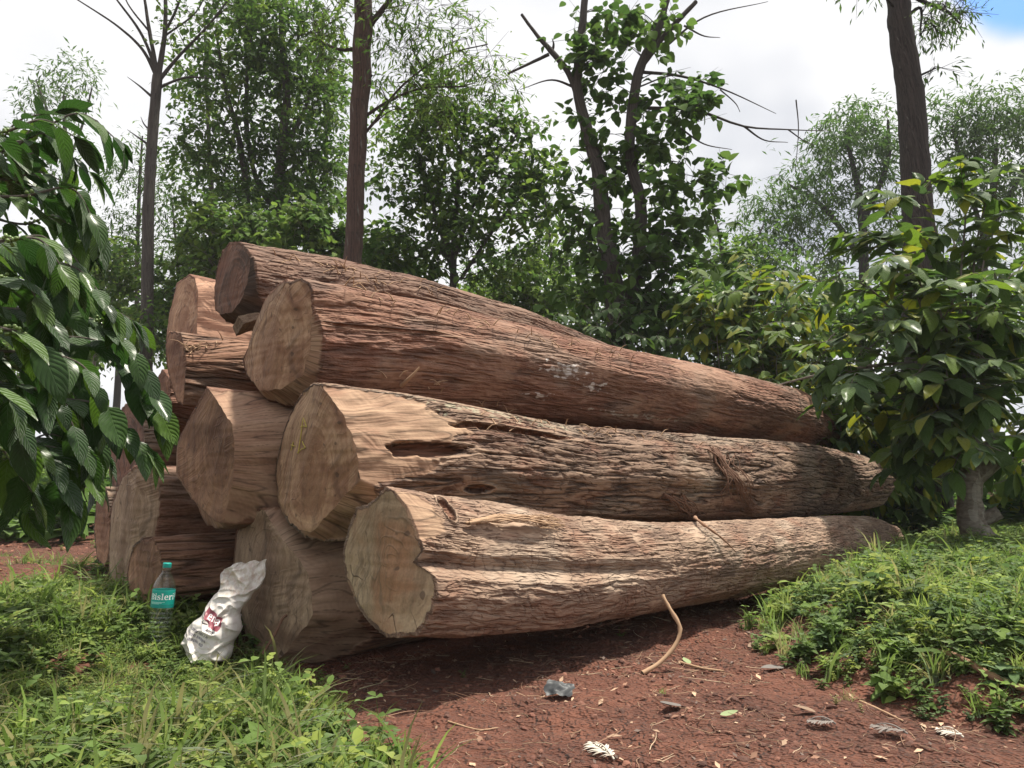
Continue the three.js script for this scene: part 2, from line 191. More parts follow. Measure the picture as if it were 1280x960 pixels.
  for (let j = 0; j < H; j++) for (let i = 0; i < W; i++) { const th0 = TH0 + (j + 0.5) / H * 2 * Math.PI; if (th0 > 2.4) { const q = j * W + i, w = Math.max(0, Math.round((4.8 - th0 - TH0) / (2 * Math.PI) * H - 0.5)) * W + i; hm[q] = hm[w]; for (let c = 0; c < 4; c++) col[q * 4 + c] = col[w * 4 + c]; continue; } // the side turned away: the near side mirrored
    const s = (i + 0.5) / W * L.len, th = TH0 + (j + 0.5) / H * 2 * Math.PI, c = (j + 0.5) / H * C, cut = edges.length && s < 2 ? radius(th, s)[1] : 0;
    let b = bark(s, c, st, seed), h = b[3], k = [b[0], b[1], b[2]];
    for (const f of feats) { const ds = (s - f.s) / f.ls, dt = (th - f.th) / f.lt, e = ds * ds + dt * dt; if (e > 1.4) continue;
      if (f.kind === 'hollow') { const q = 1 - sst(0.25, 0.85, e + 0.9 * fbm(s * 7, c * 34, 4)); h -= f.depth * q; if (q > 0.12) { const m = 1 + 0.3 * n2(s * 12, c * 90); k = [0.185 * m, 0.088 * m, 0.052 * m]; }; const lip = Math.exp(-((e - 1) ** 2) / 0.05); h += 0.012 * lip; k = mix3(k, [0.33, 0.22, 0.15], lip * 0.5); }
      if (f.kind === 'lichen') { const q = sst(0.1, 0.35, fbm(s * 16 + 5, c * 30, 4) + 0.2 - 0.55 * e); k = mix3(k, f.tint ?? [0.62, 0.56, 0.53], q * (f.amount ?? 0.85)); }
      if (f.kind === 'lump') h += f.depth * Math.exp(-e * 3) * (1 + 0.3 * n2(s * 20, c * 20)); }
    const worn = (o.worn ?? 0.8) * sst(0.001, 0.007, h - 0.0035 + 0.003 * n2(s * 30, c * 30)) * sst(0.55, 0.05, fbm(s * 1.7 + seed * 4, c * 2.6, 3)); // outer bark rubbed flat and pale where the ridges stand proud
    if (worn > 0) { const m = 1 + 0.16 * n2(s * 6, c * 110) + 0.12 * n2(s * 40 + seed, c * 60); k = mix3(k, [rub[0] * m, rub[1] * m, rub[2] * m], worn * (0.75 + 0.25 * n2(s * 5, c * 9))); h = lerp(h, 0.0045 + 0.0015 * n2(s * 9, c * 30 + seed), worn * 0.85); }
    let bare = 0; for (const f of feats) if (f.kind === 'bare') { const e = ((s - f.s) / f.ls) ** 2 + ((th - f.th) / f.lt) ** 2; bare = Math.max(bare, sst(0.1, -0.12, e - 0.75 + 0.4 * fbm(s * 18, c * 18 + seed, 3))); }
    const wood = Math.max(bare, cut > 0 ? sst(0.0005, 0.006, cut + 0.5 * h - 0.006 + 0.006 * n2(s * 30, c * 30)) : 0); // the axe or saw went through the bark here
    if (wood > 0) { const wv = fbm(s * 3 + seed, c * 4, 3), g = n2(s * 5 + seed, c * 85 + 1.5 * wv) + 0.5 * n2(s * 14, c * 230), t = fbm(s * 5 + seed, c * 9, 5), sw = n2(s * 60 + c * 22 + 6 * wv, c * 5) * sst(-0.1, 0.4, n2(s * 6, c * 7 + seed)), wk = mix3(mix3(hewn[0], hewn[1], clamp(0.5 + 0.2 * g + 0.8 * t)), hewn[2], sst(0.05, 0.5, fbm(s * 4 + 9, c * 6 + seed, 3)) * 0.6), m = (1 + 0.13 * g + 0.07 * sw + 0.1 * n2(s * 70, c * 70)) * (1 - 0.55 * sst(0.88, 1, ridge(s * 2.5 + seed, c * 22 + wv))); k = mix3(k, [wk[0] * m, wk[1] * m, wk[2] * m], wood); h = lerp(h, 0.0007 * g + 0.0012 * sw + 0.002 * t, wood); }
    const q = j * W + i; hm[q] = h; col[q * 4] = srgb8(k[0]); col[q * 4 + 1] = srgb8(k[1]); col[q * 4 + 2] = srgb8(k[2]); col[q * 4 + 3] = 255; }
  const hAt = (u, v) => { const x = clamp(u * W - 0.5, 0, W - 1.001), y = clamp(v * H - 0.5, 0, H - 1.001), i = Math.floor(x), j = Math.floor(y), a = x - i, b = y - j, q = j * W + i; return lerp(lerp(hm[q], hm[q + 1], a), lerp(hm[q + W], hm[q + W + 1], a), b); };
  for (let q = 0; q < W * H; q++) { const v = 255 * clamp((hm[q] + 0.03) / 0.06); bmp[q * 4] = bmp[q * 4 + 1] = bmp[q * 4 + 2] = v; bmp[q * 4 + 3] = 255; }
  const mk = (d, s) => { const t = new THREE.DataTexture(d, W, H); t.magFilter = t.minFilter = THREE.LinearFilter; if (s) t.colorSpace = THREE.SRGBColorSpace; t.needsUpdate = true; return t; };
  const mat = new THREE.MeshStandardMaterial({ map: mk(col, true), bumpMap: mk(bmp, false), bumpScale: 0.09, roughness: 0.92 });
  // side surface
  const NS = o.res?.[0] ?? 160, NA = o.res?.[1] ?? 110, pos = [], uv = [], idx = [], tilt = o.tilt ?? [0, 0], sOf = (i) => { const t = i / NS; return L.len * (o.dense ? lerp(t * t, t, 0.55) : t); };
  const RG = o.ridge, where = (s, th, r) => { const u1 = r * Math.cos(th), u2 = r * Math.sin(th), fall = Math.max(0, 1 - s / 0.8); if (RG && s < 0.4) { const q = u1 - RG[0] - RG[1] * u2, m = Math.sqrt(q * q + 0.0001), push = ((RG[2] * (m - q) + RG[3] * (m + q)) / 2 - 0.6 * L.R(0) * Math.min(RG[2], RG[3]) - 0.01) * (1 - s / 0.4); return L.centre(s).addScaledVector(AX, push + (tilt[0] * u1 + tilt[1] * u2) * fall).addScaledVector(E1, u1).addScaledVector(UP, u2); } return L.centre(s).addScaledVector(AX, (tilt[0] * u1 + tilt[1] * u2) * fall).addScaledVector(E1, u1).addScaledVector(UP, u2); };
  const edgeR = [], rough = (th) => (o.broken ? (0.35 * n2(th * 1.6 + seed, 2) + 0.2 * n2(th * 6, seed)) * o.broken : 0);
  for (let i = 0; i <= NS; i++) for (let j = 0; j <= NA; j++) { let s = sOf(i); const th = TH0 + j / NA * 2 * Math.PI, u = s / L.len; const [r] = radius(th, s); const jj = j === NA ? 0 : j / NA; let rr = r + hAt(u, jj) - 0.004; if (o.broken) { const e = L.len - s, k = sst(0, o.broken * 1.6, e + rough(th)); rr *= lerp(0.45, 1, k); } if (i === 0) edgeR.push(rr); const q = where(s, th, rr); pos.push(q.x, q.y, q.z); uv.push(u, j / NA); }
  const lip = [], lipR = []; for (let j = 0; j <= NA; j++) { const th = TH0 + (j === NA ? 0 : j) / NA * 2 * Math.PI, cut = edges.length ? radius(th, 0)[1] : 0, t = 0.016 * sst(0.012, 0.002, cut) * (0.7 + 0.5 * n2(th * 7, seed)) + 0.001, q = where(0, th, edgeR[j === NA ? 0 : j] - t); lipR.push(edgeR[j === NA ? 0 : j] - t); pos.push(q.x, q.y, q.z); uv.push(0.02 + 0.01 * t, j / NA + 0.004); }
  for (let i = 0; i < NS; i++) for (let j = 0; j < NA; j++) { const a = i * (NA + 1) + j, b = a + NA + 1; idx.push(a, b, a + 1, a + 1, b, b + 1); }
  for (let j = 0; j < NA; j++) { const a = (NS + 1) * (NA + 1) + j; idx.push(a, j, a + 1, a + 1, j, j + 1); }
  const g = new THREE.BufferGeometry(); g.setAttribute('position', new THREE.Float32BufferAttribute(pos, 3)); g.setAttribute('uv', new THREE.Float32BufferAttribute(uv, 2)); g.setIndex(idx); g.computeVertexNormals();
  const grp = thing('felled_log', o.label, 'log', L.centre(0).setY(L.centre(0).y - L.R(0)), 'felled logs in the pile');
  part('bark', g, mat, grp);
  const cap = (i, m, out) => { const P = [], U = [], I = [], rings = i ? 6 : 26, s = sOf(i), cm = where(s, 0, 0); for (let k = 0; k <= rings; k++) for (let j = 0; j <= NA; j++) { const a = ((i ? i : NS + 1) * (NA + 1) + j) * 3, t = k / rings, x = lerp(cm.x, pos[a], t), y = lerp(cm.y, pos[a + 1], t), z = lerp(cm.z, pos[a + 2], t), q = i ? V(x, y, z) : where(0, TH0 + (j === NA ? 0 : j) / NA * 2 * Math.PI, lipR[j] * t), dd = q.clone().sub(cm), u1 = dd.dot(E1), u2 = dd.y, bump = (k === rings ? -0.001 : 0.006 * n2(u1 * 9 + seed, u2 * 9) + 0.003 * n2(u1 * 3, u2 * 40 + seed)) * out; q.addScaledVector(AX, bump); P.push(q.x, q.y, q.z); U.push(u1 / 0.9 + 0.5, u2 / 0.9 + 0.5); }
    for (let k = 0; k < rings; k++) for (let j = 0; j < NA; j++) { const a = k * (NA + 1) + j, b = a + NA + 1; if (out < 0) I.push(a, a + 1, b, a + 1, b + 1, b); else I.push(a, b, a + 1, a + 1, b, b + 1); }
    const c = new THREE.BufferGeometry(); c.setAttribute('position', new THREE.Float32BufferAttribute(P, 3)); c.setAttribute('uv', new THREE.Float32BufferAttribute(U, 2)); c.setIndex(I); c.computeVertexNormals(); part('cut_face', c, m, grp); };
  cap(0, cutMats[o.cut], -1); cap(NS, cutMats[o.cutFar ?? 2], 1);
  L.onFace = (px, py, lift) => { const r = ray(px, py), t = pt.clone().sub(V(0, EYE, 0)).dot(AX) / r.dot(AX), q = r.clone().multiplyScalar(t).add(V(0, EYE, 0)), u = q.clone().sub(pt).dot(E1), v = q.y - pt.y; return where(0, Math.atan2(v, u), Math.hypot(u, v)).addScaledVector(AX, -lift); }; L.group = grp; L.surface = (s, th, lift = 0) => where(s, th, radius(th, s)[0] + hAt(s / L.len, clamp((th - TH0) / (2 * Math.PI))) + lift); L.pix = (px, py, lift = 0) => { const f = pixelOnLog(L, px, py); return f ? L.surface(f.s, f.th, lift) : null; };
  return L;
}
const BIG = { tex: [2048, 1024], res: [430, 230], dense: true };
const logA = makeLog({ ...BIG, res: [300, 160], tex: [2048, 768], label: 'topmost slim brown log of the pile, its sawn end blackened and split', seed: 1.7, style: 'brown', cut: 4, q: 0.05, st: [[291, 361, 56], [500, 378, 37], [640, 411, 29], [775, 459, 21]], fluted: 0.04,
  hewn: [[0.03, 0.02, 0.016], [0.10, 0.06, 0.04], [0.14, 0.07, 0.045]],
  face: [[287, 303, 4], [300, 302, 4], [309, 310, 4], [313, 327, 4], [310, 352, 3], [303, 374, 1], [291, 391, 0.45], [275, 394, 0.9], [269, 386, 2], [268, 367, 4], [270, 339, 4], [277, 314, 4]] });
const logB = makeLog({ ...BIG, label: 'long red-brown log below the topmost one, white lichen patches on its side', seed: 5.1, style: 'stringy', cut: 0, q: 0.05, ridge: [0.03, 0.25, 0.05, 0.3], st: [[346, 430, 79], [520, 445, 68], [700, 474, 55], [900, 508, 42], [985, 522, 36], [1032, 538, 27]], fluted: 0.05, bow: 0.05,
  features: [{ kind: 'lichen', px: 712, py: 462, ls: 0.35, lt: 0.28 }, { kind: 'lichen', px: 748, py: 485, ls: 0.18, lt: 0.2 }, { kind: 'lichen', px: 680, py: 497, ls: 0.2, lt: 0.12 }, { kind: 'lichen', px: 800, py: 520, ls: 0.9, lt: 0.12, tint: [0.5, 0.47, 0.40], amount: 0.6 }, { kind: 'hollow', px: 470, py: 410, ls: 0.5, lt: 0.05, depth: 0.012 }, { kind: 'lump', px: 890, py: 470, ls: 0.5, lt: 0.7, depth: 0.04 }],
  face: [[375, 347, 6], [383, 353, 6], [384, 371, 6], [381, 405, 6], [378, 436, 4], [370, 468, 0.8], [350, 488, 0.6], [331, 492, 0.9], [308, 468, 3], [303, 450, 4], [319, 418, 4], [338, 380, 4], [359, 358, 4]] });
const logC = makeLog({ ...BIG, label: 'thick gnarled log with a pale hewn top facet and a dark hollow', seed: 9.4, style: 'gnarled', cut: 0, q: 0, ridge: [-0.06, 0.4, 0.22, 0.14], st: [[402, 575, 97], [520, 578, 80], [700, 592, 62], [900, 597, 51], [1000, 600, 45], [1060, 603, 36], [1112, 604, 24]], fluted: 0.07, broken: 0.5, bow: -0.02,
  features: [{ kind: 'hollow', px: 520, py: 558, ls: 0.36, lt: 0.15, depth: 0.075 }, { kind: 'hollow', px: 640, py: 540, ls: 0.5, lt: 0.08, depth: 0.03 }, { kind: 'hollow', px: 600, py: 612, ls: 0.10, lt: 0.10, depth: 0.03 }, { kind: 'lichen', px: 620, py: 520, ls: 0.8, lt: 0.30, tint: [0.36, 0.345, 0.24], amount: 0.7 }, { kind: 'lump', px: 860, py: 590, ls: 0.25, lt: 0.3, depth: 0.03 }],
  face: [[395, 479, 3], [412, 480, 0.13], [435, 521, 0.10], [446, 560, 0.14], [448, 600, 0.5], [392, 668, 2], [375, 660, 3], [345, 630, 4], [333, 590, 4], [335, 560, 4], [350, 520, 4], [375, 487, 4]] });
const logD = makeLog({ ...BIG, label: 'pale scaly log lowest at the front, its heart-shaped end raised off the ground', seed: 13.2, style: 'scaly', cut: 3, q: 0, ridge: [0.05, 0.0, 0.06, 0.38], st: [[480, 702, 88], [560, 708, 78], [700, 712, 60], [800, 706, 52], [900, 697, 45], [1000, 684, 36], [1080, 672, 26], [1112, 672, 16]], blend: 2.0, fluted: 0.05, bow: 0.04,
  features: [{ kind: 'bare', px: 516, py: 634, ls: 0.16, lt: 0.5 }, { kind: 'hollow', px: 560, py: 632, ls: 0.03, lt: 0.25, depth: 0.012 }, { kind: 'lump', px: 650, py: 655, ls: 0.22, lt: 0.12, depth: 0.035 }, { kind: 'lump', px: 480, py: 690, ls: 0.3, lt: 0.3, depth: 0.0 }],
  face: [[487, 607], [497, 612], [508, 632], [516, 660], [521, 688], [515, 703], [531, 722], [533, 747], [526, 775], [515, 796], [492, 798], [470, 785], [448, 755], [432, 722], [428, 690], [436, 660], [447, 634], [462, 630], [474, 622]] });
const MID = { tex: [1024, 384], res: [130, 130], dense: true };
const logE = makeLog({ ...MID, label: 'stout log with an angular hewn end wedged beside the thick gnarled log', seed: 17.7, style: 'stringy', cut: 2, q: -0.12, st: [[272, 570, 90]], len: 5.2, face: [[259, 482, 0.22], [291, 530, 0.18], [294, 560, 0.15], [292, 600, 0.3], [280, 655, 1], [268, 653, 3], [240, 625, 4], [220, 595, 4], [214, 585, 4], [216, 570, 4], [225, 545, 4], [240, 515, 4]], hewn: [[0.24, 0.13, 0.085], [0.40, 0.26, 0.175], [0.20, 0.10, 0.062]] });
const logF = makeLog({ ...MID, label: 'broad log on the ground with a smooth brown face behind the white bag', seed: 21.3, style: 'split', cut: 1, q: 0, ridge: [0.05, 0.35, 0.05, 0.22], st: [[342, 733, 97]], len: 5.2, rise: 0, face: [[294, 665, 4], [303, 646, 4], [319, 635, 4], [331, 634, 2], [347, 656, 0.5], [362, 674, 0.25], [381, 715, 0.12], [384, 743, 0.12], [384, 771, 0.25], [350, 824, 0.8], [331, 828, 3], [315, 800, 4], [298, 750, 4], [291, 700, 4]], hewn: [[0.26, 0.165, 0.11], [0.36, 0.25, 0.175], [0.22, 0.12, 0.08]] });
const logG = makeLog({ ...MID, label: 'small reddish split log behind the water bottle with a notched end', seed: 25.9, style: 'split', cut: 2, worn: 1, q: -0.27, st: [[183, 713, 46]], len: 4.6, blend: 0.9, face: [[161, 699], [167, 681], [179, 671], [183, 678], [191, 672], [201, 690], [203, 715], [205, 740], [194, 752], [178, 755], [162, 743], [159, 715]] });
const logH = makeLog({ ...MID, label: 'log with a tall weathered grey-brown face resting on the ground under the coffee leaves', seed: 29.1, style: 'stringy', cut: 1, q: -0.15, ridge: [0.05, 0.1, 0.1, 0.3], st: [[167, 664, 84]], len: 4.8, blend: 0.6, face: [[153, 595], [175, 582], [190, 585], [195, 602], [195, 634], [190, 665], [184, 700], [172, 738], [158, 748], [143, 738], [136, 715], [133, 680], [137, 630]] });
const logI = makeLog({ ...MID, label: 'dark log half hidden at the outer edge of the pile, behind the tall weathered face', seed: 31.4, style: 'gnarled', cut: 2, q: -0.05, st: [[128, 658, 52]], len: 4.4, blend: 0.6, face: [[122, 612], [133, 609], [139, 640], [138, 690], [131, 709], [121, 700], [117, 660]] });
const logJ = makeLog({ ...MID, label: 'short-faced dark brown log lying under the topmost log, straw caught on its top', seed: 35.2, style: 'split', cut: 2, q: 0.02, st: [[222, 460, 47]], len: 5, blend: 0.4, face: [[226, 415], [212, 414], [207, 430], [208, 455], [213, 480], [222, 503], [229, 508], [232, 480], [233, 450], [230, 430]] });
const logK = makeLog({ ...MID, label: 'orange-brown log end standing highest behind the other logs, beside the topmost log', seed: 39.8, style: 'stringy', cut: 0, q: 0.5, st: [[232, 405, 62]], len: 4.6, face: [[237, 342, 0.5], [244, 347, 0.3], [248, 365, 0.2], [247, 400, 0.4], [246, 440, 2], [230, 465, 4], [215, 455, 4], [207, 425, 4], [212, 390, 4], [220, 355, 4]], hewn: [[0.40, 0.21, 0.135], [0.50, 0.30, 0.2], [0.32, 0.15, 0.09]] });
const logL = makeLog({ ...MID, label: 'reddish log showing in the gap between the dark brown log and the coffee leaves', seed: 43.3, style: 'stringy', cut: 2, q: 0.15, st: [[203, 500, 46]], len: 4.4, blend: 0.3 , face: [[203, 460], [213, 475], [214, 505], [204, 540], [193, 520], [190, 485]] });
const logM = makeLog({ ...MID, label: 'dark shaded log behind the coffee leaves, above the tall weathered face', seed: 47.6, style: 'gnarled', cut: 4, q: 0.1, st: [[158, 562, 58]], len: 4.4 });
const logN = makeLog({ ...MID, label: 'dark log deep in the pile between the dark brown log and the angular hewn log', seed: 51.2, style: 'gnarled', cut: 4, q: 0.3, st: [[226, 545, 60]], len: 4.4 });
console.log('logs', [logA, logB, logC, logD, logE, logF, logG, logH, logI, logJ, logK, logL, logM, logN].map((l, i) => 'ABCDEFGHIJKLMN'[i] + ' p' + l.p.toFixed(2) + ' y' + l.c0.y.toFixed(2) + ' r' + l.R(0).toFixed(2) + ' d' + (-l.c0.z).toFixed(2) + ' L' + l.len.toFixed(1) + ' g' + groundY(l.c0.x, l.c0.z).toFixed(2)).join('\n'));


// ------------------------------------------------------------------ loose bark, sticks and straw on the pile
const stringMat = new THREE.MeshStandardMaterial({ color: colour(0.16, 0.085, 0.055), roughness: 0.95 });
const strawMat = new THREE.MeshStandardMaterial({ color: colour(0.36, 0.23, 0.14), roughness: 0.9 });
const rootTex = texture(256, 256, (u, v) => { const a = fbm(u * 8, v * 24, 4), k = mix3([0.17, 0.09, 0.055], [0.36, 0.21, 0.13], clamp(0.5 + 0.8 * a)); return [...k, 0.5 + 0.5 * a]; }, { bump: true });
const rootMat = new THREE.MeshStandardMaterial({ map: rootTex.map, bumpMap: rootTex.bump, bumpScale: 0.004, roughness: 0.9 });
function fibres(L, from, to, n, spread, lift, seed, out) { // strings of bark from pixel to pixel over a log
  const r = rng(seed), gs = []; for (let i = 0; i < n; i++) { const pts = [], ox = (r() - 0.5) * spread, oe = (r() - 0.5) * spread * 1.6, oy = (r() - 0.5) * 8, m = 7; for (let k = 0; k <= m; k++) { const t = k / m, px = lerp(from[0] + ox, to[0] + oe, t) + 7 * n2(t * 3 + i * 1.7, seed), py = 4 * n2(t * 4 + i * 2.3, seed + 5) + lerp(from[1], to[1] + oy * 1.6, t); const q = L.pix(px, py, lift * (0.25 + Math.sin(Math.PI * Math.min(t, 0.9)) + r() * 0.4)); if (q) pts.push(q); }
    if (pts.length > 3) gs.push(tube(smooth(pts, 14), radiiOf(15, 0.003 + 0.006 * r() * r(), 0.0012), 5)); } return gs; }
{ const g = [...fibres(logC, [889, 563], [938, 640], 16, 10, 0.02, 5), ...fibres(logC, [902, 570], [925, 634], 9, 34, 0.02, 6)]; if (g.length) { const m = part('torn_bark', mergeGeometries(g), stringMat, logC.group); m.userData.label = 'torn stringy strip of bark hanging down the log'; } }
{ const g = fibres(logC, [842, 618], [868, 648], 12, 30, 0.02, 8); if (g.length) part('torn_bark', mergeGeometries(g), stringMat, logC.group); }
{ // stringy root lying from the thick log over the pale one
  const a = logC.pix(866, 640, 0.03), b = logD.pix(874, 660, 0.03), c = logD.pix(895, 676, 0.025), d = logD.pix(916, 691, 0.012); const pts = [a, b, c, d].filter(Boolean); if (pts.length > 2) solo('bark_root', tube(smooth(pts, 18), Array.from({ length: 19 }, (_, i) => 0.011 * Math.min(1, 0.25 + i / 5) * (1 - i / 22) * (1 + 0.3 * Math.sin(i * 2.1))), 8), rootMat, 'dark twisted root lying down across the pale scaly log', 'root', pts[pts.length - 1].clone()); }
{ const g = fibres(logD, [590, 648], [692, 660], 30, 16, 0.022, 11); if (g.length) { const m = part('bark_flap', mergeGeometries(g), strawMat, logD.group); m.userData.label = 'curl of loose tan bark along the top of the log'; } }
{ const r = rng(21), gs = []; const spots = [[logA, 330, 312, 560, 356, 34], [logB, 400, 352, 900, 462, 40], [logC, 560, 512, 1000, 560, 30], [logJ, 232, 413, 300, 404, 26], [logB, 480, 455, 640, 500, 12]];
  for (const [L, x0, y0, x1, y1, n] of spots) { const list = []; for (let i = 0; i < n; i++) { const t = r(), p = L.pix(lerp(x0, x1, t), lerp(y0, y1, t) + 5 + r() * 14, 0.008); if (!p) continue; const a = r() * 6.28, l = 0.03 + 0.06 * r(), e = p.clone().add(V(Math.cos(a) * l, 0.01 + 0.03 * r(), Math.sin(a) * l)); list.push(tube(smooth([p, p.clone().lerp(e, 0.5).add(V(0, 0.01, 0)), e], 4), radiiOf(5, 0.0035, 0.001), 4)); } if (list.length) { const m = part('loose_straw', mergeGeometries(list), strawMat, L.group, 'stuff'); } } }
{ const p = logB.pix(500, 480, 0.004), q = logB.pix(514, 455, 0.06); if (p && q) solo('bark_splinter', tube(smooth([p, p.clone().lerp(q, 0.5).add(V(0.01, 0, 0.02)), q], 6), radiiOf(7, 0.012, 0.004), 5), strawMat, 'short pale splinter sticking up from the log with the lichen', 'splinter', p.clone()); }
{ // wedge of wood between the topmost log and the one below
  const c = at(309, 404, logA.c0.z * -1 - 0.06), g = new THREE.BoxGeometry(0.10, 0.05, 0.12, 6, 4, 6), a = g.attributes.position; for (let i = 0; i < a.count; i++) { const x = a.getX(i), y = a.getY(i), z = a.getZ(i), k = 1 - 0.35 * (x / 0.13 + 0.5); a.setXYZ(i, x + 0.006 * n3(x * 30, y * 30, z * 30), y * k + 0.006 * n3(x * 25 + 5, y * 25, z * 25), z * (1 - 0.2 * (y / 0.075)) + 0.006 * n3(x * 30, y * 30 + 9, z * 30)); } g.computeVertexNormals(); g.rotateY(-YAW + 1.4); g.rotateZ(0.5); g.translate(c.x, c.y, c.z); solo('wood_wedge', g, cutMats[1], 'small greyish block of wood wedged under the topmost log', 'block', c.clone()); }

{ // yellow chalk scribble on the sawn face of the thick log
  const chalk = new THREE.MeshStandardMaterial({ color: colour(0.50, 0.40, 0.10), roughness: 0.95 }), gs = []; for (const l of [[[380, 521], [379, 545], [377, 567]], [[380, 521], [384, 527], [389, 534]], [[389, 534], [382, 533], [376, 534]], [[383, 552], [386, 556], [390, 560]], [[390, 560], [383, 562], [375, 566]], [[361, 556], [365, 557], [369, 558]], [[365, 552], [364, 558], [362, 563]]]) gs.push(tube(smooth(l.map(([x, y]) => logC.onFace(x, y, 0.0015)), 8), Array(9).fill(0.0022), 4)); part('chalk_mark', mergeGeometries(gs), chalk, logC.group); }
// ------------------------------------------------------------------ bottle, bag and litter
{ // clear water bottle with a turquoise label and cap
  const b = onGround((213 - CX) / F * 2.95, -2.95).add(V(0, 0.005, 0)), H = 0.31, g = thing('water_bottle', 'clear plastic water bottle with turquoise label and cap standing in the grass', 'bottle', b), K = H / 0.31;
  const prof = [[0.0, 0.004], [0.026, 0.0], [0.036, 0.004], [0.0395, 0.012]]; for (let i = 0; i < 7; i++) { const y = 0.022 + i * 0.0165; prof.push([0.0405, y], [0.0405, y + 0.008], [0.0378, y + 0.0115], [0.0405, y + 0.015]); } prof.push([0.0395, 0.148], [0.0395, 0.212], [0.0405, 0.218], [0.040, 0.226], [0.034, 0.244], [0.024, 0.262], [0.0155, 0.276], [0.0135, 0.282], [0.0135, 0.288], [0.0165, 0.289], [0.0165, 0.292], [0.013, 0.293], [0.013, 0.306]);
  const tilt = (q) => q.rotateZ(-0.05).rotateX(-0.03).scale(K, K, K).translate(b.x, b.y + 0.004, b.z);
  part('body', tilt(new THREE.LatheGeometry(prof.map(([x, y]) => new THREE.Vector2(x, y)), 40)), new THREE.MeshPhysicalMaterial({ color: colour(0.93, 0.97, 0.98), transmission: 1, thickness: 0, roughness: 0.1, ior: 1.5 }), g);
  const cv = document.createElement('canvas'); cv.width = 1024; cv.height = 256; const x = cv.getContext('2d'); x.fillStyle = '#18a79a'; x.fillRect(0, 0, 1024, 256); x.fillStyle = '#0f8f86'; x.fillRect(0, 205, 1024, 51); x.fillStyle = '#35bdb0'; x.fillRect(0, 0, 1024, 16);
  for (const o of [0, 512]) { x.fillStyle = '#ffffff'; x.font = 'bold 118px serif'; x.fillText('Bisleri', o + 120, 138); x.fillStyle = '#e8fffb'; for (let k = 0; k < 3; k++) x.fillRect(o + 130, 170 + k * 12, 230 - k * 40, 4); x.fillStyle = '#c8f3ee'; x.fillRect(o + 18, 40, 34, 70); x.fillRect(o + 62, 60, 24, 50); }
  const t = new THREE.CanvasTexture(cv); t.colorSpace = THREE.SRGBColorSpace; t.wrapS = THREE.RepeatWrapping; const lab = new THREE.CylinderGeometry(0.0412, 0.0412, 0.066, 40, 1, true); lab.rotateY(-1.6); lab.translate(0, 0.18, 0);
  part('label', tilt(lab), new THREE.MeshStandardMaterial({ map: t, roughness: 0.35 }), g);
  const capM = new THREE.MeshStandardMaterial({ color: colour(0.01, 0.36, 0.31), roughness: 0.4 }), cap = [[0, 0.312], [0.0145, 0.312], [0.0158, 0.310], [0.0158, 0.2945], [0.0138, 0.2945]]; part('cap', tilt(new THREE.LatheGeometry(cap.map(([u, v]) => new THREE.Vector2(u, v)).reverse(), 30)), capM, g);
}
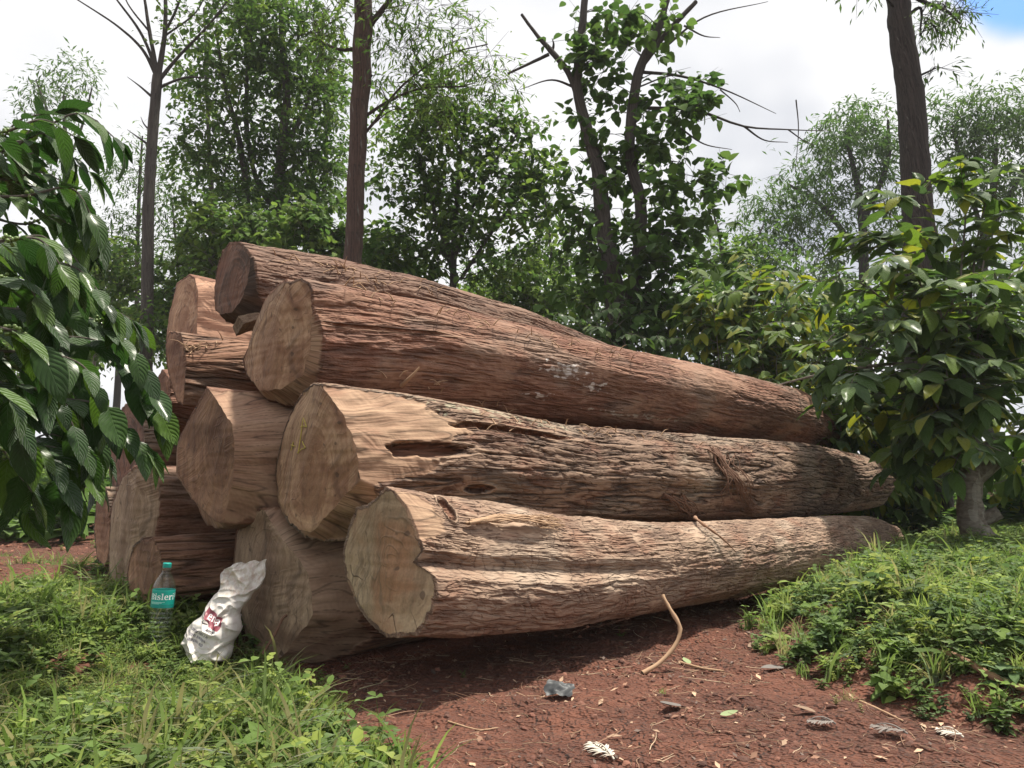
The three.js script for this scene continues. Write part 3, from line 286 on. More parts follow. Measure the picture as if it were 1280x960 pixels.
{ // crumpled white plastic sack leaning on the broad log
  const base = onGround((268 - CX) / F * 2.9, -2.9).add(V(0, 0.03, 0)), W = 0.165, H = 0.345, N = 96, M = 120, front = [], g = new THREE.BufferGeometry(), pos = [], uv = [], idx = [];
  const half = (t) => W * (0.60 - 0.06 * sst(0, 0.35, t) - 0.17 * sst(0.25, 0.62, t) + 0.13 * sst(0.66, 0.84, t) - 0.14 * sst(0.9, 1, t) - 0.22 * Math.exp(-t * t / 0.002));
  const lean = (x, y, z) => { const a = -0.34, X = x * Math.cos(a) - y * Math.sin(a), Y = x * Math.sin(a) + y * Math.cos(a); return [X, Y, z - Y * 0.34]; };
  for (const side of [1, -1]) for (let j = 0; j <= M; j++) for (let i = 0; i <= N; i++) { const u = i / N * 2 - 1, t = j / M, w = half(t), x = u * w * (1 + 0.05 * n2(t * 9, side)) + 0.012 * n2(t * 7, 3.3), pr = Math.sqrt(Math.max(0, 1 - u * u)), thick = (0.078 * (1 - 0.78 * sst(0.3, 0.95, t))) * pr;
    const cw = 0.5 * n2(x * 12, t * 5), cr = (1 - Math.abs(n2(x * 9 + cw + t * 3.4, t * 3.6 - x * 5 + 4 * side))) ** 4 * 0.022 + (1 - Math.abs(n2(x * 17 - t * 5 + cw, t * 6 + x * 9 + 9 * side))) ** 5 * 0.009 + 0.0012 * n2(x * 45, t * 22), top = 0.03 * sst(0.85, 1, t) * n2(u * 1.3 + 5, 1.7) + 0.03 * sst(0.8, 1, t) * u;
    const [X, Y, Z] = lean(x, t * H + top, side * (thick + (cr - 0.012) * Math.min(1, pr * 2.2))); pos.push(base.x + X, base.y + Y - 0.01, base.z + Z); uv.push(i / N, t); }
  const S = (N + 1) * (M + 1); for (let q = 0; q < 2; q++) for (let j = 0; j < M; j++) for (let i = 0; i < N; i++) { const a = q * S + j * (N + 1) + i, b = a + N + 1; if (!q) idx.push(a, a + 1, b, a + 1, b + 1, b); else idx.push(a, b, a + 1, a + 1, b, b + 1); }
  g.setAttribute('position', new THREE.Float32BufferAttribute(pos, 3)); g.setAttribute('uv', new THREE.Float32BufferAttribute(uv, 2)); g.setIndex(idx); g.computeVertexNormals();
  const cv = document.createElement('canvas'); cv.width = 1024; cv.height = 2048; const x = cv.getContext('2d'); x.fillStyle = '#d3cec9'; x.fillRect(0, 0, 1024, 2048);
  const r = rng(5); for (let i = 0; i < 900; i++) { x.fillStyle = `rgba(${120 + r() * 40 | 0},${95 + r() * 30 | 0},${75 + r() * 25 | 0},${0.03 + 0.09 * r()})`; x.beginPath(); x.ellipse(r() * 1024, r() * 2048 * (r() < 0.6 ? 0.3 : 1), 10 + r() * 60, 6 + r() * 40, r() * 3, 0, 7); x.fill(); }
  x.save(); x.translate(150, 1010); x.rotate(0.12); x.fillStyle = '#8a4350'; x.beginPath(); x.moveTo(20, 0); x.lineTo(520, 40); x.lineTo(545, 290); x.lineTo(330, 310); x.lineTo(0, 190); x.fill(); x.fillStyle = '#f4eeee'; x.font = 'bold 210px sans-serif'; x.fillText('ena', 120, 205); x.fillStyle = '#3a3134'; x.fillRect(60, 285, 180, 24); x.fillRect(330, 330, 200, 40); x.restore();
  x.save(); x.translate(120, 1470); x.rotate(0.1); x.fillStyle = '#7e7a80'; for (let k = 0; k < 3; k++) { let p = 0; while (p < 470 - k * 20) { const w = 10 + r() * 26; x.fillRect(p, k * 92 + r() * 8, w, 44 + r() * 14); p += w + 6 + (r() < 0.2 ? 24 : 0); } } x.restore();
  const t = new THREE.CanvasTexture(cv); t.colorSpace = THREE.SRGBColorSpace; solo('plastic_sack', g, new THREE.MeshPhysicalMaterial({ map: t, roughness: 0.5, clearcoat: 0.15, clearcoatRoughness: 0.4 }), 'crumpled white plastic sack with maroon print leaning on the broad log', 'bag', base.clone()); }
function stick(pts, r0, r1, label, name = 'stick', mat = rootMat, cat = 'stick', grp) { const c = smooth(pts, 22), rr = radiiOf(23, r0, r1).map((v, i) => v * (1 + 0.35 * n2(i * 0.9, r0 * 900) + 0.15 * n2(i * 2.3, 7))); return solo(name, tube(c, rr, 8, 3), mat, label, cat, pts[0].clone(), grp); }
{ const a = ground(803, 843); stick([a.clone().add(V(0, 0.004, 0)), at(825, 828, -a.z + 0.04), at(845, 805, -a.z + 0.07), at(850, 785, -a.z + 0.09), at(838, 762, -a.z + 0.12), at(828, 744, -a.z + 0.15)], 0.0085, 0.0075, 'bent pale root standing out of the red soil under the pale log', 'root', strawMat, 'root'); }
{ const a = ground(330, 822), f = (px, py) => at(px, py, 3.0 - 0.02); stick([at(328, 818, 2.93), at(345, 790, 2.97), at(356, 770, 3.0), at(366, 772, 3.03), at(374, 782, 3.06)], 0.006, 0.004, 'thin dark bent twig leaning on the face of the broad log', 'twig', stringMat, 'twig'); }
{ const p = [[1165, 828], [1200, 836], [1240, 858], [1290, 885]].map(([x, y]) => ground(x, y).add(V(0, 0.03, 0))); stick(p, 0.012, 0.010, 'brown root lying along the edge of the grassy bank', 'root', rootMat, 'root'); }
for (const [pts, w, label] of [[[[1075, 878], [1100, 890], [1130, 905]], 0.004, 'thin grey twig on the red soil near the bank'], [[[0, 862], [30, 870], [52, 874]], 0.006, 'pale dry stick lying in the grass'], [[[850, 830], [880, 838], [905, 842]], 0.006, 'short brown stick on the soil by the foot of the bank'], [[[560, 905], [600, 915], [622, 912]], 0.003, 'thin straw-coloured twig on the bare red soil']]) stick(pts.map(([x, y]) => ground(x, y).add(V(0, w, 0))), w, w * 0.6, label, 'twig', strawMat, 'twig');
{ // scrap of black plastic
  const c = ground(700, 872), g = new THREE.PlaneGeometry(0.105, 0.062, 16, 10), a = g.attributes.position; for (let i = 0; i < a.count; i++) { const x = a.getX(i), y = a.getY(i), k = 1 - 0.35 * Math.abs(y / 0.062); a.setXYZ(i, x * k + 0.006 * n2(y * 60, 2), y + 0.008 * n2(x * 40, 5), 0.016 * n2(x * 22 + 3, y * 22) + 0.004 * n2(x * 60, y * 60) + 0.012); } g.computeVertexNormals(); g.rotateX(-1.05); g.rotateY(-0.3); g.translate(c.x, c.y + 0.018, c.z); solo('plastic_scrap', g, new THREE.MeshPhysicalMaterial({ color: colour(0.035, 0.038, 0.042), roughness: 0.6, clearcoat: 0.1, clearcoatRoughness: 0.4 }), 'crumpled scrap of black plastic on the red soil', 'plastic scrap', c.clone()); }
const leafFlat = (len, wid, bend, n = 6) => { const pos = [], uv = [], idx = []; for (let i = 0; i <= n; i++) { const t = i / n, w = wid * Math.pow(Math.sin(Math.PI * Math.pow(t, 0.85)), 0.8) * 0.5 + (i === 0 || i === n ? 0.0005 : 0); for (let k = -1; k <= 1; k++) { pos.push(t * len, -bend * len * t * t + (k ? 0.12 * wid * Math.sin(Math.PI * t) : 0), k * w); uv.push(t, (k + 1) / 2); } } for (let i = 0; i < n; i++) for (let k = 0; k < 2; k++) { const a = i * 3 + k, b = a + 3; idx.push(a, a + 1, b, a + 1, b + 1, b); } const g = new THREE.BufferGeometry(); g.setAttribute('position', new THREE.Float32BufferAttribute(pos, 3)); g.setAttribute('uv', new THREE.Float32BufferAttribute(uv, 2)); g.setIndex(idx); g.computeVertexNormals(); return g; };
function frond(c, len, yaw, mat, label, name) { const gs = [], stem = []; for (let i = 0; i <= 10; i++) { const t = i / 10; stem.push(V(t * len, 0.012 + 0.018 * Math.sin(t * 3), 0)); } gs.push(tube(stem, radiiOf(11, 0.003, 0.001), 5)); const r = rng(len * 1e4 | 0); for (let i = 1; i < 15; i++) for (const s of [-1, 1]) { const t = i / 15, l = len * (0.3 + 0.2 * r()) * Math.sin(Math.PI * (0.15 + 0.8 * t)), q = leafFlat(l, 0.006, 0.15 + 0.25 * r(), 4); q.rotateX(s * 0.5 * r()); q.rotateZ(-0.1 + 0.35 * r()); q.rotateY(-s * (0.7 + 0.35 * r())); q.translate(t * len, 0.02, 0); gs.push(q); } const g = mergeGeometries(gs); g.rotateY(yaw); g.translate(c.x, c.y, c.z); solo(name, g, mat, label, 'dry frond', c.clone()); }
const palM = new THREE.MeshStandardMaterial({ color: colour(0.50, 0.45, 0.38), roughness: 0.8 }), greyM = new THREE.MeshStandardMaterial({ color: colour(0.17, 0.145, 0.13), roughness: 0.8 });
frond(ground(768, 958), 0.12, 2.0, palM, 'bleached dry fern frond lying on the red soil', 'fern_frond'); frond(ground(1205, 930), 0.07, 2.2, palM, 'pale dry frond on the soil below the bank root', 'fern_frond'); frond(ground(1135, 925), 0.09, 2.5, greyM, 'grey withered frond on the red soil', 'fern_frond'); frond(ground(1045, 912), 0.08, 3.0, greyM, 'grey brown frond pressed into the soil, split and flat', 'fern_frond');

// ------------------------------------------------------------------ leaves
const veinTex = texture(512, 256, (u, v) => { const y = Math.abs(v - 0.5) * 2, side = v > 0.5 ? 3.1 : 0, s = u * 9 - y * 2.0 - 0.5 * y * y, f = Math.abs(s - Math.round(s)), vein = 1 - sst(0.02, 0.10, f), mid = 1 - sst(0.02, 0.05, y), n = fbm(u * 9 + side, v * 9, 4); const k = mix3([0.80, 0.80, 0.80], [1, 1, 1], clamp(0.5 + 0.9 * n)), c = mix3(k, [1.0, 1.0, 0.85], 0.35 * Math.max(vein * 0.5 * (1 - y * 0.5), mid)); return [c[0] * 0.9, c[1] * 0.9, c[2] * 0.9, clamp(0.15 + 0.75 * Math.sqrt(Math.min(1, f * 2)) - 0.3 * mid + 0.06 * n)]; }, { bump: true });
function coffeeLeaf(droop, fold, twist) { const n = 6, pos = [], uv = [], idx = []; for (let i = 0; i <= n; i++) { const t = i / n, w = 0.235 * Math.pow(Math.sin(Math.PI * Math.pow(t, 0.9)), 0.75) * (1 - 0.25 * t * t) + (i === 0 || i === n ? 0.003 : 0); for (let k = -2; k <= 2; k++) { const z = k / 2 * w, tw = twist * t; pos.push(t, -droop * t * t + fold * Math.abs(z) * (1 - 0.3 * t) + z * tw + 0.012 * Math.sin(t * 17 + k), z); uv.push(t, k / 4 + 0.5); } } for (let i = 0; i < n; i++) for (let k = 0; k < 4; k++) { const a = i * 5 + k, b = a + 5; idx.push(a, a + 1, b, a + 1, b + 1, b); } const g = new THREE.BufferGeometry(); g.setAttribute('position', new THREE.Float32BufferAttribute(pos, 3)); g.setAttribute('uv', new THREE.Float32BufferAttribute(uv, 2)); g.setIndex(idx); g.computeVertexNormals(); return g; }
const cLeaves = [coffeeLeaf(0.25, 0.25, 0.15), coffeeLeaf(0.5, 0.15, -0.25), coffeeLeaf(0.1, 0.35, 0.05), coffeeLeaf(0.38, 0.05, 0.4)];
const leafMat = (r, g, b, tr = 0.5, coat = 0.45) => new THREE.MeshPhysicalMaterial({ color: colour(r, g, b), map: veinTex.map, bumpMap: veinTex.bump, bumpScale: 0.0035, transmission: tr, thickness: 0, roughness: 0.96, specularIntensity: 0.3, clearcoat: coat, clearcoatRoughness: 0.26, side: THREE.DoubleSide });
const darkLeaves = [leafMat(0.040, 0.105, 0.018), leafMat(0.055, 0.130, 0.020), leafMat(0.030, 0.080, 0.017), leafMat(0.100, 0.200, 0.022)];
const broadLeaves = [leafMat(0.072, 0.145, 0.028, 0.55, 0.2), leafMat(0.100, 0.185, 0.032, 0.55, 0.2), leafMat(0.165, 0.265, 0.028, 0.6, 0.12), leafMat(0.320, 0.350, 0.026, 0.6, 0.1), leafMat(0.080, 0.150, 0.048, 0.5, 0.35)];
const whiteLeaf = new THREE.MeshPhysicalMaterial({ color: colour(1, 1, 1), transmission: 0.55, thickness: 0, roughness: 0.97, specularIntensity: 0.25, clearcoat: 0.06, clearcoatRoughness: 0.4, side: THREE.DoubleSide });
const basis = (o, dir, up, size, wide = 1) => { const x = dir.clone().normalize(), z = x.clone().cross(up).normalize(); if (z.lengthSq() < 0.5) z.set(0, 0, 1); const y = z.clone().cross(x).normalize(); return new THREE.Matrix4().makeBasis(x.multiplyScalar(size), y.multiplyScalar(size), z.multiplyScalar(size * wide)).setPosition(o); };
function nodeLeaves(path, r, len, opt, out) { // opposite pairs along a branch, hanging outwards
  let acc = 0, node = 0; const gap = len * (opt.gap ?? 0.42); for (let i = 1; i < path.length; i++) { acc += path[i].distanceTo(path[i - 1]); if (acc < gap || i / path.length < (opt.from ?? 0.25)) continue; acc = 0; node++; const t = path[Math.min(i + 1, path.length - 1)].clone().sub(path[i - 1]).normalize(), side = t.clone().cross(UP).normalize(), last = i > path.length - 3;
    for (const s of [-1, 1]) { if (r() < 0.06) continue; const dir = t.clone().multiplyScalar(0.55 + 0.3 * r()).addScaledVector(side, s * (0.7 + 0.4 * r())).add(V(0, -(opt.hang ?? 0.55) * (0.3 + 1.3 * r()), 0)).normalize(), up = V((r() - 0.5) * 0.7, 1, (r() - 0.5) * 0.7 + 0.15); out.push({ o: path[i].clone(), m: basis(path[i], dir, up, len * (0.55 + 0.6 * r()), (opt.wide ?? 1.1) * (0.85 + 0.3 * r())), v: Math.floor(r() * 4), c: r() }); } }
  const e = path[path.length - 1]; for (let k = 0; k < 3; k++) { const dir = e.clone().sub(path[path.length - 3]).normalize().add(V((r() - 0.5) * 0.9, -(opt.hang ?? 0.55) * r() * 1.4, (r() - 0.5) * 0.9)); out.push({ o: e, m: basis(e, dir, V((r() - 0.5) * 0.5, 1, (r() - 0.5) * 0.5), len * (0.55 + 0.5 * r())), v: Math.floor(r() * 4), c: r() }); } }
const twigTex = texture(256, 256, (u, v) => { const a = fbm(u * 6, v * 20, 4), b = cell(u * 9, v * 7), k = mix3([0.10, 0.082, 0.066], [0.24, 0.205, 0.165], clamp(0.5 + 0.8 * a)); const k2 = mix3(k, [0.33, 0.31, 0.27], sst(0.6, 0.95, b[1]) * 0.5); return [...k2, 0.5 + 0.5 * a]; }, { bump: true });
const twigMat = new THREE.MeshStandardMaterial({ map: twigTex.map, bumpMap: twigTex.bump, bumpScale: 0.01, roughness: 0.9 });
function addLeaves(grp, leaves, mats, pick, most = 300) { // the nearest as parts of their own, the rest as one part
  leaves.sort((a, b) => a.o.lengthSq() - b.o.lengthSq()); const inView = (l) => { const p = l.o, d = -p.z; return d > 0.3 && Math.abs(p.x / d) < 0.74; }; const vis = leaves.filter(inView), own = new Set(vis.slice(0, most));
  for (const l of own) { const m = new THREE.Mesh(cLeaves[l.v], mats[pick(l.c)]); m.name = 'leaf'; m.castShadow = m.receiveShadow = true; l.m.clone().premultiply(new THREE.Matrix4().makeTranslation(-grp.position.x, -grp.position.y, -grp.position.z)).decompose(m.position, m.quaternion, m.scale); grp.add(m); }
  const rest = leaves.filter((l) => !own.has(l)); mats.forEach((mat, k) => { const q = rest.filter((l) => pick(l.c) === k); if (!q.length) return; const im = new THREE.InstancedMesh(cLeaves[k % 4], mat, q.length); q.forEach((l, i) => im.setMatrixAt(i, l.m)); im.name = 'foliage'; im.userData.kind = 'stuff'; im.castShadow = im.receiveShadow = true; im.position.copy(grp.position).negate(); grp.add(im); }); }

{ // coffee bush close on one side, its stem outside the picture
  const r = rng(101), stem = onGround(-2.05, -2.15), grp = thing('coffee_bush', 'dark coffee bush with ribbed glossy leaves and green berries hanging beside the pile', 'bush', stem, 'coffee bushes around the clearing'), leaves = [], tubes = [], berries = [];
  const top = stem.clone().add(V(0.1, 2.35, 0.05)); tubes.push(tube(smooth([stem, stem.clone().add(V(0.03, 0.8, 0)), stem.clone().add(V(-0.02, 1.6, 0.05)), top], 20), radiiOf(21, 0.035, 0.012), 8, 4));
  const B = [[2.3, [20, 178], [100, 142], [150, 178]], [2.1, [5, 165], [55, 150], [92, 170]], [2.2, [30, 245], [90, 236], [122, 285]], [2.3, [30, 325], [95, 335], [138, 385]], [2.35, [40, 388], [112, 398], [172, 445], [202, 520]], [2.1, [30, 440], [100, 455], [142, 520]], [2.4, [40, 500], [120, 505], [183, 560]], [2.1, [10, 545], [60, 570], [85, 620]], [2.0, [0, 560], [22, 590], [40, 615]], [1.9, [10, 300], [50, 300], [82, 342]], [1.9, [0, 410], [40, 425], [62, 480]], [2.5, [-20, 195], [25, 150], [70, 140]], [2.6, [30, 280], [70, 270], [105, 310]], [2.6, [20, 460], [80, 480], [120, 545]], [2.7, [40, 360], [110, 370], [165, 400]], [2.5, [0, 200], [60, 190], [112, 215]], [2.0, [-10, 350], [30, 352], [55, 395]], [2.3, [20, 560], [70, 560], [112, 590]], [2.45, [60, 420], [130, 430], [185, 500]], [1.8, [-30, 480], [5, 490], [25, 545]], [2.55, [10, 330], [60, 325], [95, 365]], [2.5, [10, 225], [50, 215], [88, 250]], [2.7, [30, 520], [85, 530], [125, 560]], [2.2, [20, 480], [70, 500], [105, 560]]];
  const B2 = B.flatMap((b, i) => (i % 6 === 0) ? [b] : [b, [b[0] + 0.12 + 0.3 * r(), ...b.slice(1).map(([x, y]) => [x - 22 + 30 * r(), y + (r() - (y < 220 ? 0 : 0.5)) * 44])]]);
  for (const [d, ...pp] of B2) { const pts = pp.map(([x, y], i) => at(x, y, d + 0.05 * i)), h = clamp(pts[0].y - 0.12, 0.5, 2.3), s0 = stem.clone().add(V(0.05, h, 0.02)), path = smooth([s0, s0.clone().lerp(pts[0], 0.6).add(V(0, 0.03, 0)), ...pts], 46); tubes.push(tube(path, radiiOf(47, 0.007, 0.002), 5, 4)); nodeLeaves(path, r, 0.146, { hang: 0.42, from: 0.2, gap: 0.40, wide: 0.96 }, leaves);
    for (let k = 0; k < 3; k++) if (r() < 0.7) { const c = path[18 + Math.floor(r() * 12)]; for (let q = 0; q < 7; q++) { const s = new THREE.SphereGeometry(0.0055, 7, 5); s.translate(c.x + (r() - 0.5) * 0.03, c.y + (r() - 0.5) * 0.025, c.z + (r() - 0.5) * 0.03); berries.push(s); } } }
  part('stem', mergeGeometries(tubes), twigMat, grp); part('berries', mergeGeometries(berries), new THREE.MeshPhysicalMaterial({ color: colour(0.13, 0.2, 0.05), roughness: 0.4 }), grp, 'stuff');
  addLeaves(grp, leaves, darkLeaves, (c) => (c < 0.4 ? 0 : c < 0.66 ? 1 : c < 0.84 ? 2 : 3)); }
function bigBush(o) { const r = rng(o.seed), base = onGround(o.x, -o.d), grp = thing('coffee_bush', o.label, 'bush', base, 'coffee bushes around the clearing'), leaves = [], tubes = []; let stemTop = base.clone();
  if (o.trunk) { const t = o.trunk.map(([x, y, dd]) => at(x, y, o.d + dd)); stemTop = t[t.length - 1]; const pts = smooth([base, ...t], 26); part('trunk', tube(pts, pts.map((_, i) => o.trunkR * (1.15 - 0.4 * i / 26) * (1 + 0.13 * n2(i * 0.5, o.seed) + 0.35 * Math.exp(-i / 2.5))), 18, 2), twigMat, grp); }
  o.tips.forEach(([x, y, dd], i) => { const e = at(x, y, o.d + dd), s0 = o.trunk ? stemTop.clone().lerp(base, 0.3 * r()) : base.clone().add(V((r() - 0.5) * 0.1, 0, (r() - 0.5) * 0.1)), up = clamp((e.y - s0.y) * 0.7 + 0.3, 0.1, 2), c1 = s0.clone().lerp(e, 0.3).add(V(0, up * 0.35, 0)), c2 = s0.clone().lerp(e, 0.7).add(V((r() - 0.5) * 0.2, up * 0.32, (r() - 0.5) * 0.2)), path = smooth([s0, c1, c2, e], 40); tubes.push(tube(path, radiiOf(41, o.twigR ?? 0.014, 0.003), 5, 3)); nodeLeaves(path, r, o.leaf, { hang: o.hang ?? 0.6, from: 0.25, gap: o.gap ?? 0.4, wide: o.wide }, leaves);
    for (let k = 0; k < (o.side ?? 2); k++) { const j = 16 + Math.floor(r() * 20), q = path[j], e2 = q.clone().add(V((r() - 0.5) * 0.9, (r() - 0.4) * 0.35, (r() - 0.3) * 0.8)), p2 = smooth([q, q.clone().lerp(e2, 0.5).add(V(0, 0.08, 0)), e2], 18); tubes.push(tube(p2, radiiOf(19, 0.006, 0.002), 4, 3)); nodeLeaves(p2, r, o.leaf * 0.95, { hang: o.hang ?? 0.6, from: 0.15, gap: 0.4, wide: o.wide }, leaves); } });
  part('branches', mergeGeometries(tubes), twigMat, grp); addLeaves(grp, leaves, broadLeaves, o.pick, o.most ?? 300); return { grp, stemTop }; }
const mixPick = (c) => (c < 0.22 ? 0 : c < 0.50 ? 1 : c < 0.82 ? 2 : c < 0.90 ? 3 : 4), yellowPick = (c) => (c < 0.14 ? 0 : c < 0.32 ? 1 : c < 0.68 ? 2 : c < 0.93 ? 3 : 4), greenPick = (c) => (c < 0.45 ? 0 : c < 0.75 ? 1 : c < 0.88 ? 2 : 4);
const rb = bigBush({ seed: 201, x: 3.72, d: 6.0, trunk: [[1216, 655, 0], [1212, 610, 0], [1218, 570, 0], [1208, 540, 0]], trunkR: 0.095, leaf: 0.22, wide: 1.25, side: 3, gap: 0.5, label: 'large leaning coffee bush with broad leaves and a pale knobbly trunk on the bank', pick: mixPick, hang: 0.22,
  tips: [[1150, 232, 0.2], [1200, 242, 0.1], [1100, 262, 0], [1062, 312, -0.2], [1012, 352, 0], [1092, 300, -0.4], [1268, 292, -0.2], [1290, 340, 0], [1250, 250, 0.3], [1004, 432, 0.2], [1062, 420, -0.5], [1132, 332, -0.6], [1182, 400, -0.8], [1242, 400, -0.6], [1025, 505, 0.2], [1105, 590, 0.1], [1112, 565, -0.3], [1200, 545, -0.8], [1232, 500, -0.9], [1280, 520, -0.5], [1172, 480, -0.9], [1110, 470, -0.6], [1060, 370, 0.4], [1150, 420, 0.3], [1290, 430, 0.2], [1230, 330, 0.2], [1170, 300, 0.5], [1048, 470, -0.1], [1270, 590, -0.2], [1135, 520, 0.2], [1215, 455, 0.2], [1300, 390, -0.6], [1090, 530, 0.3], [1290, 560, 0.1], [1150, 560, -0.5], [1140, 470, -0.9], [1160, 520, -0.8], [1190, 590, -0.6], [1120, 400, -0.9], [1060, 480, -0.6], [1245, 450, -1.0], [1175, 350, -0.9], [1260, 350, -0.9]] });
{ const g = rb.grp; for (const [a, b, rad] of [[[1216, 600, 0], [1246, 575, -0.1], 0.07], [[1217, 655, 0], [1250, 640, -0.1], 0.06]]) { const p = at(a[0], a[1], 6 + a[2]), q = at(b[0], b[1], 6 + b[2]), pts = smooth([p, p.clone().lerp(q, 0.5), q], 8); const m = part('cut_stub', tube([...pts, q.clone().addScaledVector(q.clone().sub(p).normalize(), 0.002)], [...radiiOf(9, rad, rad * 0.85), 0.001], 14, 2), twigMat, g); } }
{ const e = [[925, 497, 7.2], [985, 478, 6.8], [1060, 462, 6.4], [1150, 460, 6.1], [1205, 545, 6.0]].map(([x, y, d]) => at(x, y, d)); part('bare_branch', tube(smooth(e, 24), radiiOf(25, 0.008, 0.022), 6, 3), twigMat, rb.grp); }
const tipsIn = (seed, n, x0, x1, y0, y1, dz = 0.6) => { const r = rng(seed); return Array.from({ length: n }, () => [lerp(x0, x1, r()), lerp(y0, y1, r()), (r() - 0.5) * 2 * dz]); };
bigBush({ seed: 211, x: 2.55, d: 8.6, leaf: 0.2, label: 'sunlit yellow-green coffee bush behind the far end of the logs', pick: yellowPick, tips: [...tipsIn(5, 34, 835, 1010, 335, 530)], side: 3, twigR: 0.01 });
bigBush({ seed: 212, x: 1.45, d: 9.2, leaf: 0.17, label: 'dark green shrub at the foot of the vine-covered tree, behind the logs', pick: greenPick, tips: tipsIn(6, 22, 715, 890, 365, 470), side: 3, twigR: 0.01 });
bigBush({ seed: 213, x: 3.75, d: 8.0, leaf: 0.2, label: 'low bright yellow-green shrub glowing under the broad-leaved coffee bush', pick: yellowPick, tips: tipsIn(7, 40, 1010, 1190, 470, 640), side: 3, twigR: 0.008 });
bigBush({ seed: 215, x: 2.75, d: 7.7, leaf: 0.19, label: 'yellow-green coffee bush leaning over the far end of the lichened log', pick: yellowPick, tips: [...tipsIn(15, 26, 920, 1080, 420, 570)], side: 3, twigR: 0.01 });
bigBush({ seed: 214, x: 5.6, d: 7.6, leaf: 0.2, label: 'light green shrub behind the pale knobbly trunk', pick: yellowPick, tips: tipsIn(8, 18, 1225, 1310, 400, 640), side: 2, twigR: 0.008 });
console.log('bushes', performance.now() | 0);

// ------------------------------------------------------------------ trees
function leafGeo(n, wid, bend) { return leafFlat(1, wid, bend, n); }
const LG = { broad: leafGeo(4, 0.62, 0.25), oval: leafGeo(3, 0.5, 0.2), narrow: leafGeo(2, 0.24, 0.2), vine: leafGeo(4, 0.85, 0.3) };
const trunkTexture = (seed, a, b, c) => { const t = texture(512, 1024, (u, v) => { const x = u * 6.2832, X = Math.cos(x), Y = Math.sin(x), wv = v * 1.5, f = fbm(X * 5 + seed, wv * 5 + Y * 5, 4), g = n2(X * 22 + seed, wv * 9 + Y * 22), q = n2(X * 30, wv * 40 + Y * 30 + seed), r = ridge(X * 9 + 0.6 * f, wv * 2.2 + Y * 9 + seed); let k = mix3(a, b, clamp(0.5 + 0.6 * f + 0.3 * g + 0.25 * q)); k = mix3(k, c, sst(0.7, 1, r) * 0.8); k = mix3(k, [0.22, 0.22, 0.19], sst(0.35, 0.6, fbm(X * 3 + 9, wv * 4 + Y * 3 + seed, 4)) * 0.5); return [...k, clamp(0.5 + 0.3 * f + 0.25 * g + 0.15 * q - 0.4 * sst(0.7, 1, r))]; }, { bump: true }); return new THREE.MeshStandardMaterial({ map: t.map, bumpMap: t.bump, bumpScale: 0.03, roughness: 0.93 }); };
const greyTrunk = trunkTexture(2, [0.075, 0.062, 0.055], [0.15, 0.13, 0.115], [0.035, 0.03, 0.027]), redTrunk = trunkTexture(8, [0.075, 0.042, 0.032], [0.135, 0.080, 0.060], [0.03, 0.02, 0.017]), darkTrunk = trunkTexture(14, [0.034, 0.026, 0.024], [0.070, 0.056, 0.050], [0.016, 0.013, 0.012]);
const foliageTotal = { n: 0 };
